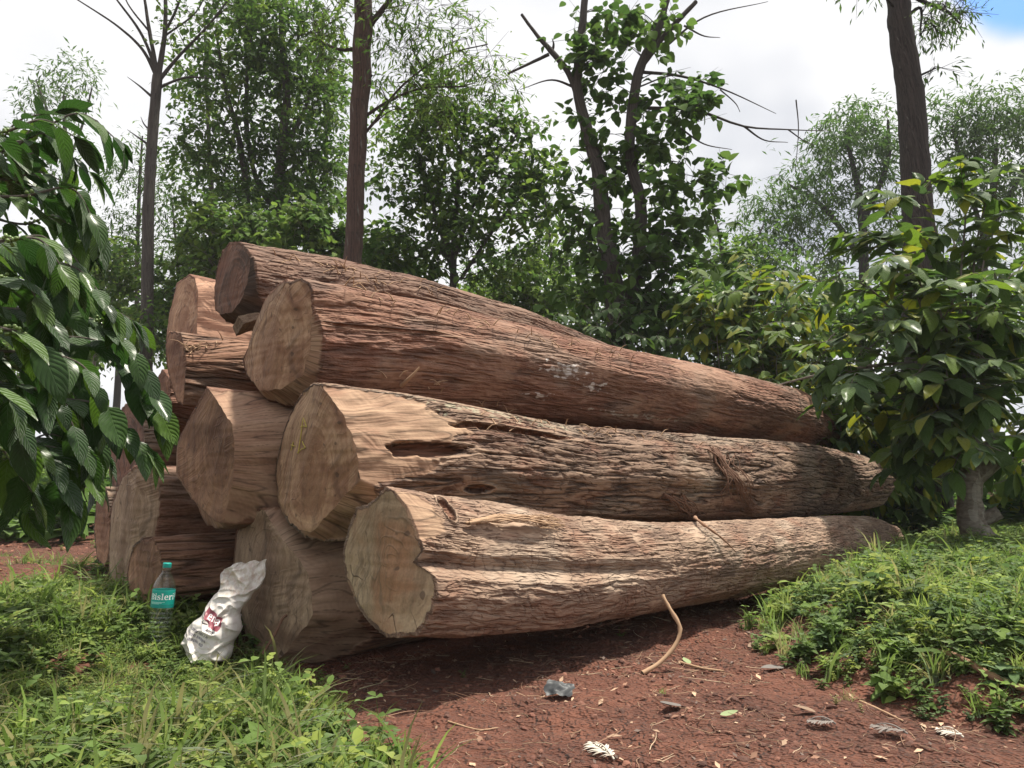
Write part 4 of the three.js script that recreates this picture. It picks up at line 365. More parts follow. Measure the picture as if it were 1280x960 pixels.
function tree(o) {
  const r = rng(o.seed), d = o.d, first = o.stems[0][0], f0 = at(first[0], first[1], d), base = onGround(f0.x, -d), grp = thing(o.name, o.label, o.category ?? 'tree', base, o.group), wood = [], joints = [];
  const P = (q) => at(q[0], q[1], d + (q[3] ?? 0));
  o.stems.forEach((st, si) => { let pts = st.map(P), w = st.map((q) => q[2] * d / F / 2); if (si === 0 || st.root) { if (pts[0].y > base.y + 0.05) { const b0 = onGround(pts[0].x, pts[0].z); b0.y -= 0.05; pts = [b0, ...pts]; w = [w[0] * 1.25, ...w]; } } const n = Math.max(8, pts.length * 6), c = smooth(pts, n), rr = c.map((_, i) => { const t = i / n * (w.length - 1), k = Math.min(w.length - 2, Math.floor(t)); return lerp(w[k], w[k + 1], t - k) * (1 + 0.06 * n2(i * 0.6, o.seed + si)); }); c.forEach((q, i) => { if (i && i < n) q.add(V(n2(i * 0.31, o.seed + si * 3) * rr[i] * 0.18, 0, 0)); }); wood.push(tube(c, rr, rr[0] > 0.06 ? 16 : 7, 1)); c.forEach((q, i) => joints.push([q, rr[i]])); });
  const trunk = part('trunk', mergeGeometries(wood), o.bark ?? greyTrunk, grp);
  const twigs = [], mats = [], cols = [], c3 = new THREE.Color();
  const tone = (rr) => { const t = o.tones[Math.floor(rr * o.tones.length * 0.9999)], k = 0.8 + 0.4 * r(); return [t[0] * k, t[1] * k, t[2] * k]; };
  for (const [bx, by, rx0, ry0, n0, dz = 0.9, per = o.per] of o.blobs ?? []) for (let i = 0, n = n0 * (o.thin ?? 1), rx = rx0 * (o.wide ?? 1), ry = ry0 * (o.wide ?? 1); i < n; i++) {
    let a, b, c; do { a = r() * 2 - 1; b = r() * 2 - 1; c = r() * 2 - 1; } while (a * a + b * b + c * c > 1 || (a * a + b * b + c * c < 0.12 && r() < 0.5));
    const e = at(bx + a * rx, by + b * ry, d + c * dz * Math.max(rx, ry) * d / F); let best = null, bd = 1e9; for (const [q, qr] of joints) { const dd = q.distanceTo(e) + 1.1 * Math.max(0, q.y - e.y + 0.1); if (dd < bd) { bd = dd; best = [q, qr]; } }
    const L = best[0].distanceTo(e); if (L < (o.reach ?? 9)) { const mid = best[0].clone().lerp(e, 0.5).add(V((r() - 0.5) * L * 0.25, L * (0.12 + 0.1 * r()) * (o.lift ?? 1), (r() - 0.5) * L * 0.25)), pth = smooth([best[0], mid, e], 8), r0 = Math.min(best[1] * 0.6, 0.004 + 0.010 * L); twigs.push(tube(pth, radiiOf(9, r0, 0.003), 5, 1)); if (L > 0.5) for (let k = 3; k < 8; k++) joints.push([pth[k], lerp(r0, 0.003, k / 8)]); }
    const cr = o.clump * (0.6 + 0.8 * r()), nt = 3 + Math.floor(r() * 3), nl = Math.round(per * (0.6 + 0.8 * r()) / nt), tc = tone(r()); for (let t = 0; t < nt; t++) { const dir = V(r() * 2 - 1, (r() * 2 - 1) * 0.7 + (o.droop ? -o.droop : 0.1), r() * 2 - 1).normalize().multiplyScalar(cr), tip = e.clone().add(dir); if (o.fineTwigs !== false && L < (o.reach ?? 9)) twigs.push(tube([e, e.clone().lerp(tip, 0.6), tip], [0.004, 0.003, 0.0015], 3, 1));
      for (let k = 0; k < nl; k++) { const u = Math.pow(r(), 0.7) * 1.05, q = e.clone().lerp(tip, u).add(V((r() - 0.5) * 0.3 * cr, (r() - 0.5) * 0.3 * cr, (r() - 0.5) * 0.3 * cr)), ld = dir.clone().normalize().multiplyScalar(0.6).add(V(r() * 2 - 1, (r() * 2 - 1) * 0.7 - (o.hang ?? 0.35), r() * 2 - 1)); mats.push(basis(q, ld, V(r() - 0.5, 1, r() - 0.5), o.leaf * (0.6 + 0.7 * r()))); const v = r() < 0.75 ? tc : tone(r()); cols.push(v); } } }
  for (const l of o.dead ?? []) { const pts = l.map(P); twigs.push(tube(smooth(pts, 14), radiiOf(15, l[0][2] * d / F / 2, 0.004), 5, 1)); }
  if (twigs.length) part('branches', mergeGeometries(twigs), o.bark ?? greyTrunk, grp);
  if (mats.length) { const im = new THREE.InstancedMesh(LG[o.shape ?? 'oval'], whiteLeaf, mats.length); mats.forEach((m, i) => { im.setMatrixAt(i, m); im.setColorAt(i, c3.setRGB(...cols[i])); }); im.name = 'crown'; im.userData.kind = 'stuff'; im.castShadow = im.receiveShadow = true; im.position.copy(base).negate(); grp.add(im); foliageTotal.n += mats.length; }
  return grp; }
const DEEP = [[0.055, 0.115, 0.024], [0.075, 0.145, 0.030], [0.100, 0.180, 0.034]], MIDG = [[0.080, 0.155, 0.032], [0.115, 0.200, 0.036], [0.160, 0.245, 0.042]];
const backG = 'trees standing behind the log pile';
tree({ name: 'slender_tree', label: 'slender grey tree with bare trunk and fanning upper limbs, ivy low on it', seed: 301, d: 12, group: backG, bark: greyTrunk, leaf: 0.10, clump: 0.4, per: 26, shape: 'oval', tones: MIDG,
  stems: [[[183, 440, 16], [184, 370, 15], [186, 250, 14], [193, 140, 13], [197, 95, 13]], [[197, 98, 6], [178, 62, 4], [150, 35, 3], [85, -8, 1.5]], [[196, 92, 5], [178, 45, 4], [135, -15, 2]], [[197, 95, 6], [187, 40, 5], [178, -20, 3]], [[198, 95, 8], [206, 40, 6], [207, -30, 4]], [[199, 100, 6], [224, 70, 4], [262, 30, 3], [300, -20, 2]], [[197, 110, 4], [232, 97, 3], [264, 98, 1.5]], [[207, 40, 4], [225, 0, 3], [235, -40, 2]], [[187, 40, 3], [160, 5, 2], [150, -20, 1.5]], [[206, 45, 3], [245, 15, 2], [262, -20, 1.5]]],
  dead: [[[191, 122, 4], [175, 108, 3], [159, 96, 2]], [[187, 182, 4], [173, 172, 2], [159, 162, 1]], [[189, 165, 3], [180, 155, 2], [176, 146, 1]]],
  blobs: [[183, 410, 18, 40, 26, 0.9, 18], [235, 30, 45, 30, 9], [200, -60, 130, 45, 40], [290, -30, 60, 40, 16]] });
tree({ name: 'leafy_tree', label: 'many-stemmed leafy tree with dark crown between the slender tree and the red-brown trunk', seed: 302, d: 13.5, group: backG, leaf: 0.125, clump: 0.45, per: 26, thin: 1.5, wide: 1.16, shape: 'oval', tones: [...DEEP, ...DEEP, ...MIDG],
  stems: [[[345, 320, 15], [347, 260, 14], [352, 190, 13], [358, 120, 10], [352, 40, 7], [350, -20, 5]], [[310, 300, 10], [307, 230, 9], [298, 170, 7], [282, 110, 5], [270, 40, 3]], [[347, 265, 8], [325, 235, 7], [312, 190, 6], [308, 120, 5], [315, 30, 4]], [[352, 190, 7], [375, 150, 5], [395, 90, 4], [405, 20, 3]]],
  blobs: [[300, 90, 62, 55, 44], [360, 60, 62, 60, 46], [290, 175, 58, 42, 34], [375, 145, 48, 50, 34], [335, 10, 80, 30, 32], [395, 205, 32, 28, 16], [300, 250, 55, 35, 24], [370, 260, 50, 35, 24], [330, 205, 40, 30, 12]] });
tree({ name: 'straight_tree', label: 'straight red-brown trunk rising behind the topmost log, with feathery side branches', seed: 303, d: 10.2, group: backG, bark: redTrunk, leaf: 0.13, clump: 0.4, per: 22, shape: 'narrow', tones: MIDG, droop: 0.15,
  stems: [[[441, 330, 24], [443, 290, 23], [447, 180, 23], [452, 90, 25], [454, 20, 25], [458, -60, 22]], [[455, 40, 10], [470, 22, 8], [495, -10, 6]], [[450, 150, 5], [480, 130, 4], [520, 112, 3], [580, 108, 2]], [[449, 90, 5], [465, 95, 4]], [[452, 60, 5], [425, 62, 4], [395, 48, 2]], [[449, 175, 4], [470, 150, 4], [500, 110, 3], [555, 70, 2], [610, 55, 1.5]]],
  blobs: [[520, 100, 60, 40, 24], [580, 80, 55, 45, 22], [500, 30, 50, 38, 26], [620, 110, 35, 28, 7], [415, 50, 35, 50, 18], [470, -40, 100, 50, 34], [540, 150, 40, 25, 10], [560, 25, 50, 30, 10]] });
tree({ name: 'leafy_tree', label: 'bushy green tree with thin stems between the red-brown trunk and the vine tree', seed: 304, d: 11.3, group: backG, leaf: 0.115, clump: 0.42, per: 26, thin: 1.05, wide: 1.18, shape: 'broad', tones: [...MIDG, ...MIDG, ...DEEP],
  stems: [[[566, 370, 9], [568, 300, 8], [572, 240, 6], [578, 170, 4], [585, 130, 3]], [[566, 330, 6], [590, 260, 5], [620, 200, 4], [645, 170, 2]], [[566, 340, 6], [545, 270, 5], [525, 200, 3]], [[575, 350, 5], [615, 290, 4], [660, 230, 3]]],
  blobs: [[570, 160, 55, 42, 34], [640, 190, 48, 45, 34], [520, 200, 42, 45, 28], [610, 250, 75, 45, 44], [520, 285, 55, 45, 36], [600, 320, 70, 40, 34], [665, 255, 28, 45, 16], [550, 115, 35, 25, 10], [495, 330, 35, 40, 16]] });
tree({ name: 'vine_tree', label: 'forked tree smothered in large-leaved vine, bare broken limbs sticking out', seed: 305, d: 9.6, group: backG, bark: greyTrunk, leaf: 0.14, clump: 0.32, per: 14, thin: 0.62, wide: 1.16, shape: 'vine', tones: [...DEEP, ...DEEP, [0.10, 0.17, 0.035]],
  stems: [[[770, 420, 26], [768, 360, 24], [755, 290, 22], [748, 215, 19], [733, 160, 16], [722, 110, 13], [726, 50, 11], [732, -10, 9]], [[788, 380, 18], [800, 300, 17], [800, 250, 15], [788, 200, 14], [790, 140, 14], [800, 85, 13], [822, 40, 9], [835, -5, 8]], [[728, 140, 9], [710, 90, 8], [690, 65, 8], [672, 45, 5], [652, 18, 4]], [[686, 68, 5], [665, 78, 4], [635, 92, 3]], [[800, 85, 9], [830, 45, 8], [870, 2, 6]]],
  dead: [[[800, 90, 5], [850, 95, 4], [905, 112, 3], [970, 142, 2]], [[805, 135, 5], [870, 138, 5], [930, 158, 4], [985, 162, 3], [1040, 164, 2]], [[930, 158, 3], [955, 175, 2], [985, 178, 2]], [[995, 125, 2], [998, 160, 2], [994, 215, 1]], [[985, 162, 2], [1005, 176, 2], [1018, 182, 1]], [[720, 110, 4], [690, 100, 3], [650, 112, 2]], [[830, 60, 4], [880, 22, 3], [960, 2, 2]], [[855, 32, 3], [880, 45, 2], [900, 47, 1]], [[850, 160, 3], [880, 180, 2], [915, 187, 1]], [[690, 66, 5], [692, 55, 4], [690, 48, 3]], [[900, 112, 2], [920, 130, 2], [925, 140, 1]]],
  blobs: [[760, 55, 48, 45, 22], [725, 70, 24, 26, 11], [800, 60, 40, 50, 14], [850, 120, 45, 28, 22], [870, 145, 32, 22, 10], [770, 150, 45, 45, 24], [745, 235, 42, 50, 24], [810, 215, 50, 50, 28], [850, 260, 55, 45, 28], [725, 310, 40, 45, 16], [790, 310, 58, 48, 40], [860, 330, 55, 40, 26], [770, 380, 60, 38, 36], [900, 225, 26, 22, 6], [840, 385, 50, 35, 20], [830, 30, 22, 30, 5]] });
tree({ name: 'straight_tree', label: 'thick dark leaning trunk rising out of the coffee bush on the bank', seed: 306, d: 8.2, group: backG, bark: darkTrunk, leaf: 0.10, clump: 0.35, per: 24, shape: 'narrow', tones: DEEP, droop: 0.5,
  stems: [[[1150, 420, 38], [1148, 290, 38], [1144, 210, 36], [1138, 120, 34], [1128, 50, 31], [1122, 0, 29], [1115, -70, 27]], [[1124, -20, 9], [1150, 0, 6], [1185, 15, 4], [1200, 30, 2]], [[1138, 100, 3], [1155, 92, 3], [1170, 85, 2]], [[1124, 30, 6], [1150, 10, 4], [1150, 45, 2]]],
  blobs: [[1165, 20, 28, 25, 12], [1195, 8, 25, 16, 8], [1100, -60, 110, 45, 10], [1165, 86, 12, 6, 2]] });
tree({ name: 'far_tree', label: 'wide hazy grey-green tree far behind the dark leaning trunk', seed: 307, d: 24, group: backG, bark: darkTrunk, leaf: 0.26, clump: 0.8, per: 34, shape: 'narrow', tones: DEEP, fineTwigs: false,
  stems: [[[1080, 420, 14], [1080, 330, 12], [1075, 250, 9], [1060, 180, 5]], [[1080, 330, 8], [1030, 260, 6], [985, 230, 3]], [[1078, 280, 8], [1110, 200, 6], [1110, 150, 3]]],
  blobs: [[1060, 190, 60, 50, 62], [1000, 250, 60, 45, 56], [1090, 165, 45, 40, 40], [1050, 280, 75, 45, 52], [960, 290, 45, 40, 30], [940, 340, 45, 45, 26], [1010, 340, 60, 40, 30], [1110, 230, 45, 60, 36]] });
tree({ name: 'far_tree', label: 'hazy grey-green tree with fine foliage beyond the right-hand coffee bush', seed: 308, d: 22, group: backG, bark: darkTrunk, leaf: 0.24, clump: 0.75, per: 34, shape: 'narrow', tones: DEEP, fineTwigs: false,
  stems: [[[1230, 420, 14], [1228, 330, 12], [1240, 250, 9], [1245, 180, 5]], [[1230, 300, 7], [1210, 230, 5], [1190, 160, 3]], [[1232, 300, 7], [1270, 230, 5], [1300, 170, 3]]],
  blobs: [[1200, 155, 40, 40, 40], [1240, 150, 45, 42, 44], [1290, 150, 45, 45, 40], [1220, 220, 60, 40, 44], [1280, 240, 50, 50, 40], [1200, 280, 40, 40, 16], [1270, 320, 50, 50, 26]] });
tree({ name: 'far_tree', label: 'feathery grey tree far off above the dark coffee bush', seed: 309, d: 26, group: backG, leaf: 0.26, clump: 0.8, per: 22, shape: 'narrow', tones: DEEP, fineTwigs: false,
  stems: [[[85, 420, 9], [85, 300, 8], [82, 200, 6], [80, 120, 4]], [[83, 200, 4], [60, 140, 3], [45, 100, 2]], [[83, 210, 4], [105, 150, 3], [115, 110, 2]]], blobs: [[75, 110, 45, 32, 26], [95, 95, 25, 22, 10], [50, 130, 35, 25, 14], [80, 170, 50, 40, 18], [60, 230, 60, 45, 18]] });
tree({ name: 'far_tree', label: 'thin airy tree in the haze behind the slender grey tree', seed: 310, d: 21, group: backG, leaf: 0.2, clump: 0.75, per: 20, thin: 1.5, shape: 'narrow', tones: DEEP, fineTwigs: false,
  stems: [[[170, 420, 6], [172, 300, 5], [175, 220, 4], [178, 170, 2]], [[225, 420, 5], [222, 330, 4], [215, 250, 2]]], blobs: [[175, 210, 50, 38, 26], [215, 250, 40, 40, 18], [150, 270, 50, 40, 26], [210, 310, 60, 35, 34], [130, 320, 50, 35, 24], [240, 340, 40, 30, 16]] });
tree({ name: 'leafy_tree', label: 'tall pale leafy tree farther back, seen through the many-stemmed dark crown', seed: 311, d: 18, group: backG, leaf: 0.15, clump: 0.6, per: 26, thin: 1.4, shape: 'oval', tones: [...MIDG, ...DEEP], fineTwigs: false,
  stems: [[[270, 420, 8], [268, 300, 8], [262, 200, 6], [258, 90, 4], [255, 10, 3]], [[400, 420, 8], [402, 300, 7], [408, 180, 5], [412, 60, 3]], [[268, 260, 4], [290, 180, 3], [300, 110, 2]]], blobs: [[255, 110, 45, 60, 26], [250, 220, 45, 50, 26], [410, 110, 45, 70, 30], [405, 220, 50, 60, 30], [320, 260, 80, 40, 30], [480, 190, 40, 60, 20], [345, 130, 40, 60, 14], [290, 20, 50, 30, 10]] });
tree({ name: 'leafy_tree', label: 'low airy tree in the gap between the bushy green tree and the vine tree', seed: 312, d: 15, group: backG, leaf: 0.13, clump: 0.5, per: 22, thin: 1.5, shape: 'oval', tones: [...MIDG, ...MIDG], fineTwigs: false,
  stems: [[[690, 430, 5], [692, 350, 5], [686, 290, 4], [680, 230, 2]], [[692, 340, 3], [720, 300, 2], [730, 260, 1.5]]], blobs: [[680, 290, 40, 45, 20], [715, 350, 45, 40, 22], [650, 350, 50, 40, 26], [735, 300, 25, 35, 8]] });
tree({ name: 'leafy_tree', label: 'hazy leafy tree behind the yellow-green bushes, right of the vine tree', seed: 313, d: 17, group: backG, leaf: 0.15, clump: 0.55, per: 24, shape: 'oval', tones: [...MIDG, ...DEEP], fineTwigs: false,
  stems: [[[910, 440, 7], [908, 360, 6], [900, 300, 4], [890, 260, 2]], [[908, 350, 4], [940, 310, 3], [955, 280, 2]]], blobs: [[900, 310, 45, 40, 26], [950, 330, 50, 45, 30], [900, 380, 60, 45, 36], [985, 380, 55, 45, 34], [1040, 400, 40, 50, 20]] });
const shrubG = 'shrubs behind the log pile';
const shrub = (seed, label, d, x, y, blobs, tones, leaf = 0.12, shape = 'broad', per = 26, clump = 0.32) => tree({ name: 'shrub', label, category: 'shrub', seed, d, group: shrubG, leaf, clump, per, shape, tones, bark: twigMat, lift: 0.5, stems: [[[x, y, 4], [x + 3, y - 35, 3], [x - 2, y - 70, 2]], [[x + 4, y, 3], [x + 22, y - 40, 2]], [[x - 4, y, 3], [x - 20, y - 40, 2]]], blobs });
shrub(321, 'sunlit shrub behind the dark coffee bush, left of the slender tree', 14, 120, 430, [[110, 360, 55, 50, 50], [150, 330, 40, 40, 30], [80, 420, 50, 50, 36]], MIDG);
shrub(322, 'sunlit green shrub between the slender tree and the orange-brown log end', 13, 225, 430, [[230, 350, 38, 45, 40], [215, 400, 45, 45, 44], [250, 310, 30, 30, 20]], MIDG);
shrub(323, 'dense green shrub behind the end of the topmost log', 12.2, 290, 380, [[280, 290, 50, 40, 44], [330, 300, 45, 32, 36], [260, 340, 40, 40, 26]], MIDG, 0.13);
shrub(324, 'mid-green shrub left of the red-brown trunk', 11.6, 400, 380, [[390, 285, 38, 40, 36], [425, 310, 25, 30, 18], [375, 320, 40, 25, 20]], [...MIDG, ...MIDG], 0.13);
shrub(325, 'lit green shrub just right of the red-brown trunk', 12.2, 480, 400, [[475, 320, 30, 40, 28], [500, 350, 40, 30, 24]], [...MIDG, ...MIDG], 0.13);
shrub(326, 'pale thin shrub in the gap left of the vine tree', 14, 665, 430, [[660, 350, 45, 40, 34], [695, 380, 35, 30, 18], [630, 370, 40, 30, 24]], MIDG, 0.12);
shrub(327, 'fine dark shrub under the far hazy tree, above the yellow-green bush', 15, 950, 470, [[945, 390, 55, 40, 46], [910, 420, 40, 40, 26], [985, 420, 40, 40, 26]], [...DEEP, ...MIDG], 0.12);
shrub(328, 'tangle of green shrub deep behind the broad coffee bush', 12, 1110, 500, [[1090, 400, 70, 50, 56], [1180, 420, 60, 60, 50], [1250, 430, 60, 60, 44]], [...DEEP, ...MIDG], 0.14);
shrub(329, 'pale green shrub at the far side of the sunlit clearing behind the coffee leaves', 17, 30, 500, [[20, 440, 70, 45, 60], [80, 470, 50, 35, 34]], MIDG, 0.14);
{ const r = rng(900); for (let k = 0; k < 15; k++) { const px = -420 + k * 145 + (r() - 0.5) * 50, d = 29 + r() * 8, y = 330 + r() * 50; tree({ name: 'woodland_tree', label: 'distant leafy tree in the wood closing off the clearing', seed: 910 + k, d, group: 'distant woodland trees', leaf: 0.3, clump: 0.9, per: 24, shape: 'oval', tones: [...DEEP, ...MIDG], fineTwigs: false, bark: darkTrunk, stems: [[[px, 470, 8], [px + 3, y + 30, 6], [px - 4, y - 30, 3]], [[px, y + 60, 4], [px + 30, y, 2]], [[px, y + 50, 4], [px - 32, y + 5, 2]]], blobs: [[px, y, 55, 45, 26], [px + 35, y + 45, 55, 45, 24], [px - 35, y + 50, 55, 45, 24], [px, y + 95, 75, 40, 26]] }); } }
console.log('trees', foliageTotal.n, performance.now() | 0);

// ------------------------------------------------------------------ grass, weeds, litter
function weed(seed, n, h, leaf, wid, spread) { const r = rng(seed), gs = []; for (let s = 0; s < n; s++) { const a = r() * 6.28, lean = spread * (0.3 + r()), hh = h * (0.5 + 0.7 * r()), tip = V(Math.cos(a) * lean, hh, Math.sin(a) * lean), st = [V(0, 0, 0), V(tip.x * 0.35, hh * 0.6, tip.z * 0.35), tip]; gs.push(tube(st, [0.0018, 0.0014, 0.0008], 3)); const m = 3 + Math.floor(r() * 3); for (let k = 0; k < m; k++) for (const side of [0, Math.PI]) { const t = (k + 1) / m, q = t < 0.6 ? st[0].clone().lerp(st[1], t / 0.6) : st[1].clone().lerp(st[2], (t - 0.6) / 0.4), g = leafFlat(leaf * (0.6 + 0.6 * r()) * (1.15 - 0.35 * t), leaf * wid, 0.25, 3); g.rotateZ(0.5 - 0.7 * r()); g.rotateX((r() - 0.5) * 0.7); g.rotateY(a + k * 1.57 + side + (r() - 0.5) * 0.7); g.translate(q.x, q.y, q.z); gs.push(g); } } return mergeGeometries(gs); }
function tuft(seed, n, h, w, spread) { const r = rng(seed), pos = [], nor = [], uv = [], idx = []; for (let b = 0; b < n; b++) { const a = r() * 6.28, hh = h * (0.45 + 0.75 * r()), reach = spread * (0.25 + 0.9 * r()), ox = (r() - 0.5) * 0.05, oz = (r() - 0.5) * 0.05, ww = w * (0.7 + 0.6 * r()), sx = -Math.sin(a), sz = Math.cos(a), at0 = pos.length / 3; for (let i = 0; i <= 5; i++) { const t = i / 5, rr = reach * t * t, y = hh * (t - 0.42 * t * t * t * (reach / spread)), k = ww * (1 - t * t) * 0.5 + 0.0003, x = ox + Math.cos(a) * rr, z = oz + Math.sin(a) * rr; for (const q of [-1, 1]) { pos.push(x + sx * k * q, y, z + sz * k * q); nor.push(-Math.cos(a) * t, 1 - 0.5 * t, -Math.sin(a) * t); uv.push(q, t); } } for (let i = 0; i < 5; i++) { const c = at0 + i * 2; idx.push(c, c + 1, c + 2, c + 1, c + 3, c + 2); } } const g = new THREE.BufferGeometry(); g.setAttribute('position', new THREE.Float32BufferAttribute(pos, 3)); g.setAttribute('normal', new THREE.Float32BufferAttribute(nor, 3)); g.setAttribute('uv', new THREE.Float32BufferAttribute(uv, 2)); g.setIndex(idx); return g; }
const weeds = [weed(1, 4, 0.10, 0.040, 0.5, 0.05), weed(2, 3, 0.14, 0.050, 0.42, 0.06), weed(3, 5, 0.07, 0.028, 0.62, 0.05), weed(4, 3, 0.09, 0.062, 0.5, 0.05), weed(5, 6, 0.06, 0.020, 0.7, 0.06)], tufts = [tuft(11, 14, 0.17, 0.006, 0.12), tuft(12, 7, 0.27, 0.009, 0.24), tuft(13, 20, 0.10, 0.004, 0.08)];
const inLog = (x, z, pad = 0) => { for (const L of [logA, logB, logC, logD, logE, logF, logG, logH, logI, logJ, logK, logL, logM, logN]) { const s = (x - L.c0.x) * AX.x + (z - L.c0.z) * AX.z, u = (x - L.c0.x) * E1.x + (z - L.c0.z) * E1.z; if (s > -0.02 && s < L.len && Math.abs(u) < L.R(s) * 0.8 + pad && L.centre(s).y - L.R(s) < groundY(x, z) + 0.06) return true; } return false; };
function scatter(name, label, category, geos, n, seed, box, keep, size, tones, mat = whiteLeaf, sink = 0.004, tip = 0.25) {
  const r = rng(seed), lists = geos.map(() => []), c3 = new THREE.Color(); let tries = 0; while (tries++ < n) { const x = lerp(box[0], box[1], r()), d = lerp(box[2], box[3], Math.pow(r(), box[4] ?? 1)), z = -d, k = keep(x, d); if (r() >= k) continue; const g = Math.floor(r() * geos.length), t = tones[Math.floor(r() * tones.length)], sc = (size[0] + (size[1] - size[0]) * r() * r()) * (1 - 0.58 * Math.exp(-(((x + 1.25) / 0.42) ** 4 + ((d - 2.62) / 0.42) ** 4))), m = new THREE.Matrix4().compose(V(x, groundY(x, z) - sink, z), new THREE.Quaternion().setFromEuler(new THREE.Euler((r() - 0.5) * tip * 2, r() * 6.28, (r() - 0.5) * tip * 2)), V(sc, sc * (0.8 + 0.4 * r()), sc)), v = 0.75 + 0.5 * r(); lists[g].push([m, [t[0] * v, t[1] * v, t[2] * v]]); }
  const grp = new THREE.Group(); geos.forEach((g, i) => { if (!lists[i].length) return; const im = new THREE.InstancedMesh(g, mat, lists[i].length); lists[i].forEach(([m, c], k) => { im.setMatrixAt(k, m); im.setColorAt(k, c3.setRGB(...c)); }); im.name = numbered(name); im.userData = { kind: 'stuff', label, category }; im.castShadow = im.receiveShadow = true; scene.add(im); }); return lists.reduce((a, l) => a + l.length, 0); }
const leftEdge = (d) => (d < 2.75 ? -0.44 - (d - 1.8) * 0.52 : d < 3.4 ? -0.94 - (d - 2.75) * 0.7 : -1.4 - (d - 3.4) * 0.9);
const leftKeep = (x, d) => { const e = leftEdge(d) + 0.18 * fbm(x * 3, d * 3, 3) - x; let k = sst(-0.32, 0.22, e); if (d > 3.9) k *= 0.1 + 0.9 * sst(3.75, 3.3, d + 0.3 * fbm(x * 2, d * 2, 2)); if (inLog(x, -d)) k = 0;  return k * (0.45 + 0.55 * sst(-0.35, 0.1, fbm(x * 2.2 + 7, d * 2.2, 3))); };
const bankKeep = (x, d) => { const b = bankDist(x, d) + 0.16 * fbm(x * 1.3, d * 1.3 + 4, 3); let k = sst(-0.12, 0.42, b + 0.14 * fbm(x * 3 + 2, d * 3, 3)); if (inLog(x, -d, -0.05)) k = 0; return k * (0.25 + 0.75 * sst(-0.35, 0.1, fbm(x * 2.2, d * 2.2 + 20, 3))); };
const GRASS = [[0.120, 0.195, 0.036], [0.165, 0.245, 0.048], [0.235, 0.305, 0.065], [0.130, 0.195, 0.042], [0.26, 0.25, 0.10]], WEEDS = [[0.110, 0.180, 0.038], [0.165, 0.250, 0.052], [0.230, 0.310, 0.068], [0.130, 0.210, 0.046], [0.27, 0.33, 0.068]];
const counts = [
  scatter('weeds', 'low leafy weeds in the grass in front of the bottle and sack', 'weeds', weeds, 17000, 401, [-2.6, -0.2, 1.1, 4.6, 1], leftKeep, [0.45, 1.45], WEEDS),
  scatter('grass', 'grass blades mixed with weeds in front of the bottle and sack', 'grass', tufts, 14000, 402, [-2.6, -0.2, 1.1, 4.6, 1], leftKeep, [0.4, 1.4], GRASS),
  scatter('bank_weeds', 'pale green leafy weeds covering the bank beside the logs', 'weeds', weeds, 31000, 403, [0.9, 7.5, 1.4, 9, 1.2], bankKeep, [0.45, 1.4], [...WEEDS, [0.13, 0.2, 0.07], [0.1, 0.17, 0.06]]),
  scatter('bank_grass', 'fine grass among the weeds on the bank', 'grass', tufts, 12000, 404, [0.9, 7.5, 1.4, 9, 1.2], bankKeep, [0.5, 1.3], GRASS),
  scatter('scattered_grass', 'sparse grass and weeds on the open red soil', 'grass', [...tufts, ...weeds], 900, 405, [-1.2, 1.8, 1.2, 4.2, 1], (x, d) => (inLog(x, -d) ? 0 : 0.02 + 0.9 * sst(0.28, 0.6, fbm(x * 2.4 + 11, d * 2.4, 3)) + 0.5 * sst(0.5, 0, Math.abs(x - leftEdge(d))) * 0.5), [0.3, 0.7], GRASS),
  scatter('clearing_grass', 'yellowish grass patches on the sunlit clearing behind the coffee leaves', 'grass', [...tufts, weeds[2]], 9000, 406, [-9, -1.6, 4.3, 14, 1.3], (x, d) => (inLog(x, -d) ? 0 : sst(0.05, 0.3, fbm(x * 1.2 + 5, d * 1.2, 3))), [0.4, 1.0], [[0.16, 0.21, 0.05], [0.2, 0.24, 0.06], [0.13, 0.2, 0.05]]),
  scatter('undergrowth', 'leafy undergrowth on the ground below the trees', 'undergrowth', [weeds[1], weeds[3]], 9000, 407, [-16, 18, 7.5, 30, 1.2], (x, d) => sst(-0.2, 0.2, fbm(x * 0.6, d * 0.6, 3)), [2.5, 6], [...DEEP, ...MIDG]),
];
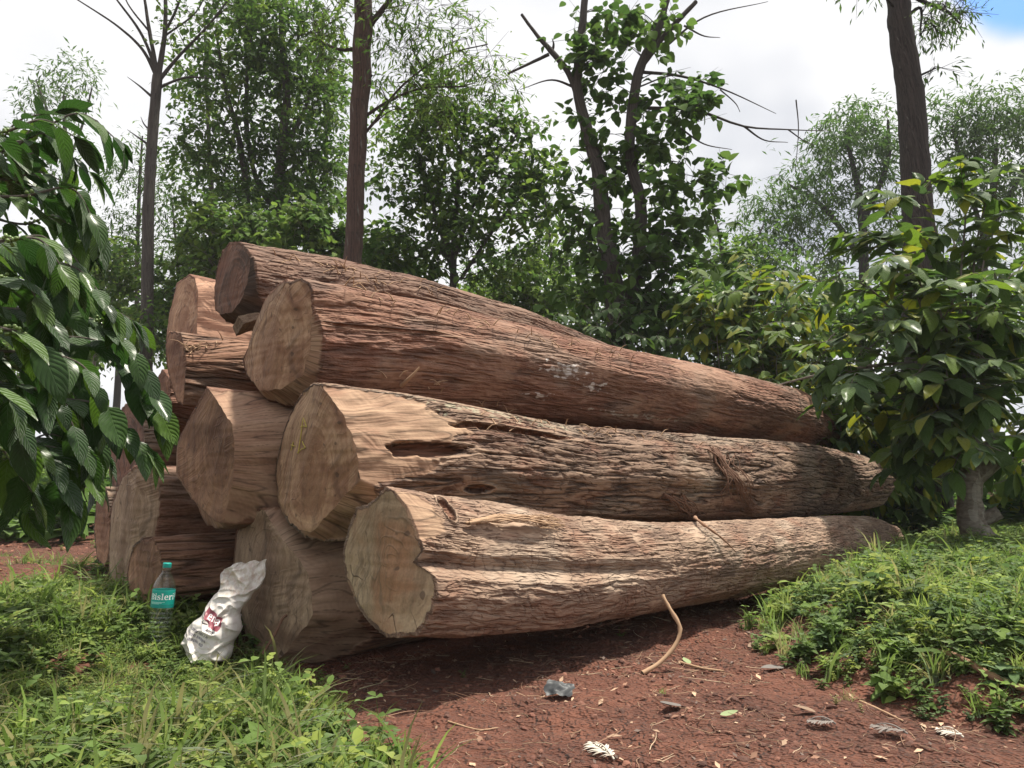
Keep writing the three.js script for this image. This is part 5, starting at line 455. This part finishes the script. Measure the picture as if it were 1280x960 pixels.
{ // straw, chips and clods on the bare soil
  const r = rng(500), straw = [0, 1, 2].map((k) => { const rr = rng(40 + k), p = [V(0, 0.002, 0)]; let a = 0; for (let i = 0; i < 4; i++) { a += (rr() - 0.5) * 0.8; p.push(p[i].clone().add(V(Math.cos(a) * 0.014, 0.003 * (rr() - 0.3), Math.sin(a) * 0.014))); } return tube(p, radiiOf(5, 0.0011, 0.0006), 3); });
  const chip = (k) => { const g = new THREE.IcosahedronGeometry(1, 1), a = g.attributes.position; for (let i = 0; i < a.count; i++) { const x = a.getX(i), y = a.getY(i), z = a.getZ(i), q = 1 + 0.45 * n3(x * 1.2 + k * 7, y * 1.2, z * 1.2); a.setXYZ(i, x * q, y * q * 0.65, z * q); } g.computeVertexNormals(); return g; };
  const soilMat = new THREE.MeshStandardMaterial({ color: colour(1, 1, 1), roughness: 0.95 }), bare = (x, d) => (inLog(x, -d) ? 0 : (1 - leftKeep(x, d)) * (1 - bankKeep(x, d)) * (0.25 + 0.75 * sst(-0.3, 0.3, fbm(x * 2.5, d * 2.5 + 60, 3))));
  scatter('straw_litter', 'dry straw and shredded fibres scattered over the red soil', 'litter', straw, 12000, 501, [-1.6, 2.4, 1.1, 5, 1.2], bare, [0.3, 2.0], [[0.30, 0.19, 0.12], [0.24, 0.14, 0.09], [0.38, 0.28, 0.19], [0.16, 0.085, 0.055]], soilMat, -0.002, 0.2);
  scatter('soil_clods', 'small clods of red earth', 'clods', [chip(1), chip(2), chip(3)], 14000, 502, [-1.8, 2.6, 1.0, 5.2, 1.3], bare, [0.002, 0.017], [[0.13, 0.053, 0.036], [0.18, 0.08, 0.054], [0.085, 0.04, 0.029]], soilMat, 0.001, 1);
  scatter('wood_chips', 'small bark and wood chips on the red soil', 'chips', [leafFlat(0.03, 0.012, 0.2, 2), leafFlat(0.022, 0.014, -0.2, 2)], 4500, 503, [-1.6, 2.4, 1.2, 5, 1.2], bare, [0.5, 1.6], [[0.4, 0.27, 0.18], [0.24, 0.13, 0.085], [0.12, 0.085, 0.07]], soilMat, -0.004, 0.5);
  scatter('soil_clods', 'small red soil clods on the clearing behind the coffee leaves', 'clods', [chip(1), chip(2)], 2500, 504, [-6, -1.8, 4, 8, 1.2], (x, d) => (inLog(x, -d) ? 0 : 0.6), [0.005, 0.03], [[0.2, 0.085, 0.055], [0.26, 0.12, 0.08]], soilMat, 0.001, 1);
}
const deadLeaf = [new THREE.MeshStandardMaterial({ color: colour(0.20, 0.13, 0.085), roughness: 0.8 }), new THREE.MeshStandardMaterial({ color: colour(0.13, 0.115, 0.105), roughness: 0.75 }), new THREE.MeshStandardMaterial({ color: colour(0.22, 0.27, 0.13), roughness: 0.8 })];
[[900, 898, 2, 0.055, 'pale green leaf lying on the bare red soil'], [862, 832, 2, 0.07, 'greenish leaf on the soil under the pale log'], [980, 838, 1, 0.10, 'grey curled dead leaf at the foot of the bank'], [1005, 845, 1, 0.08, 'dark withered leaf beside the grey curled one'], [935, 812, 0, 0.09, 'brown dead leaf in the shade of the bank'], [1020, 895, 0, 0.08, 'tan dead leaf flat on the red soil'], [850, 885, 1, 0.11, 'withered grey leaf cluster on the soil'], [120, 840, 2, 0.13, 'large pale leaf lying in the grass'], [1045, 690, 1, 0.16, 'grey dead leaf caught in the weeds of the bank']].forEach(([px, py, m, len, label], i) => { const c = ground(px, py), g = leafFlat(len, len * 0.45, -0.25 + 0.1 * (i % 3), 8); g.rotateX(0.3 - 0.2 * (i % 4)); g.rotateY(i * 1.7); g.translate(c.x, c.y + (py < 700 ? 0.14 : i === 7 ? 0.12 : 0.007), c.z); solo('fallen_leaf', g, deadLeaf[m], label, 'leaf', c.clone(), 'fallen leaves on the ground'); });
console.log('cover', counts.join(' '), performance.now() | 0);

renderer.render(scene, camera);
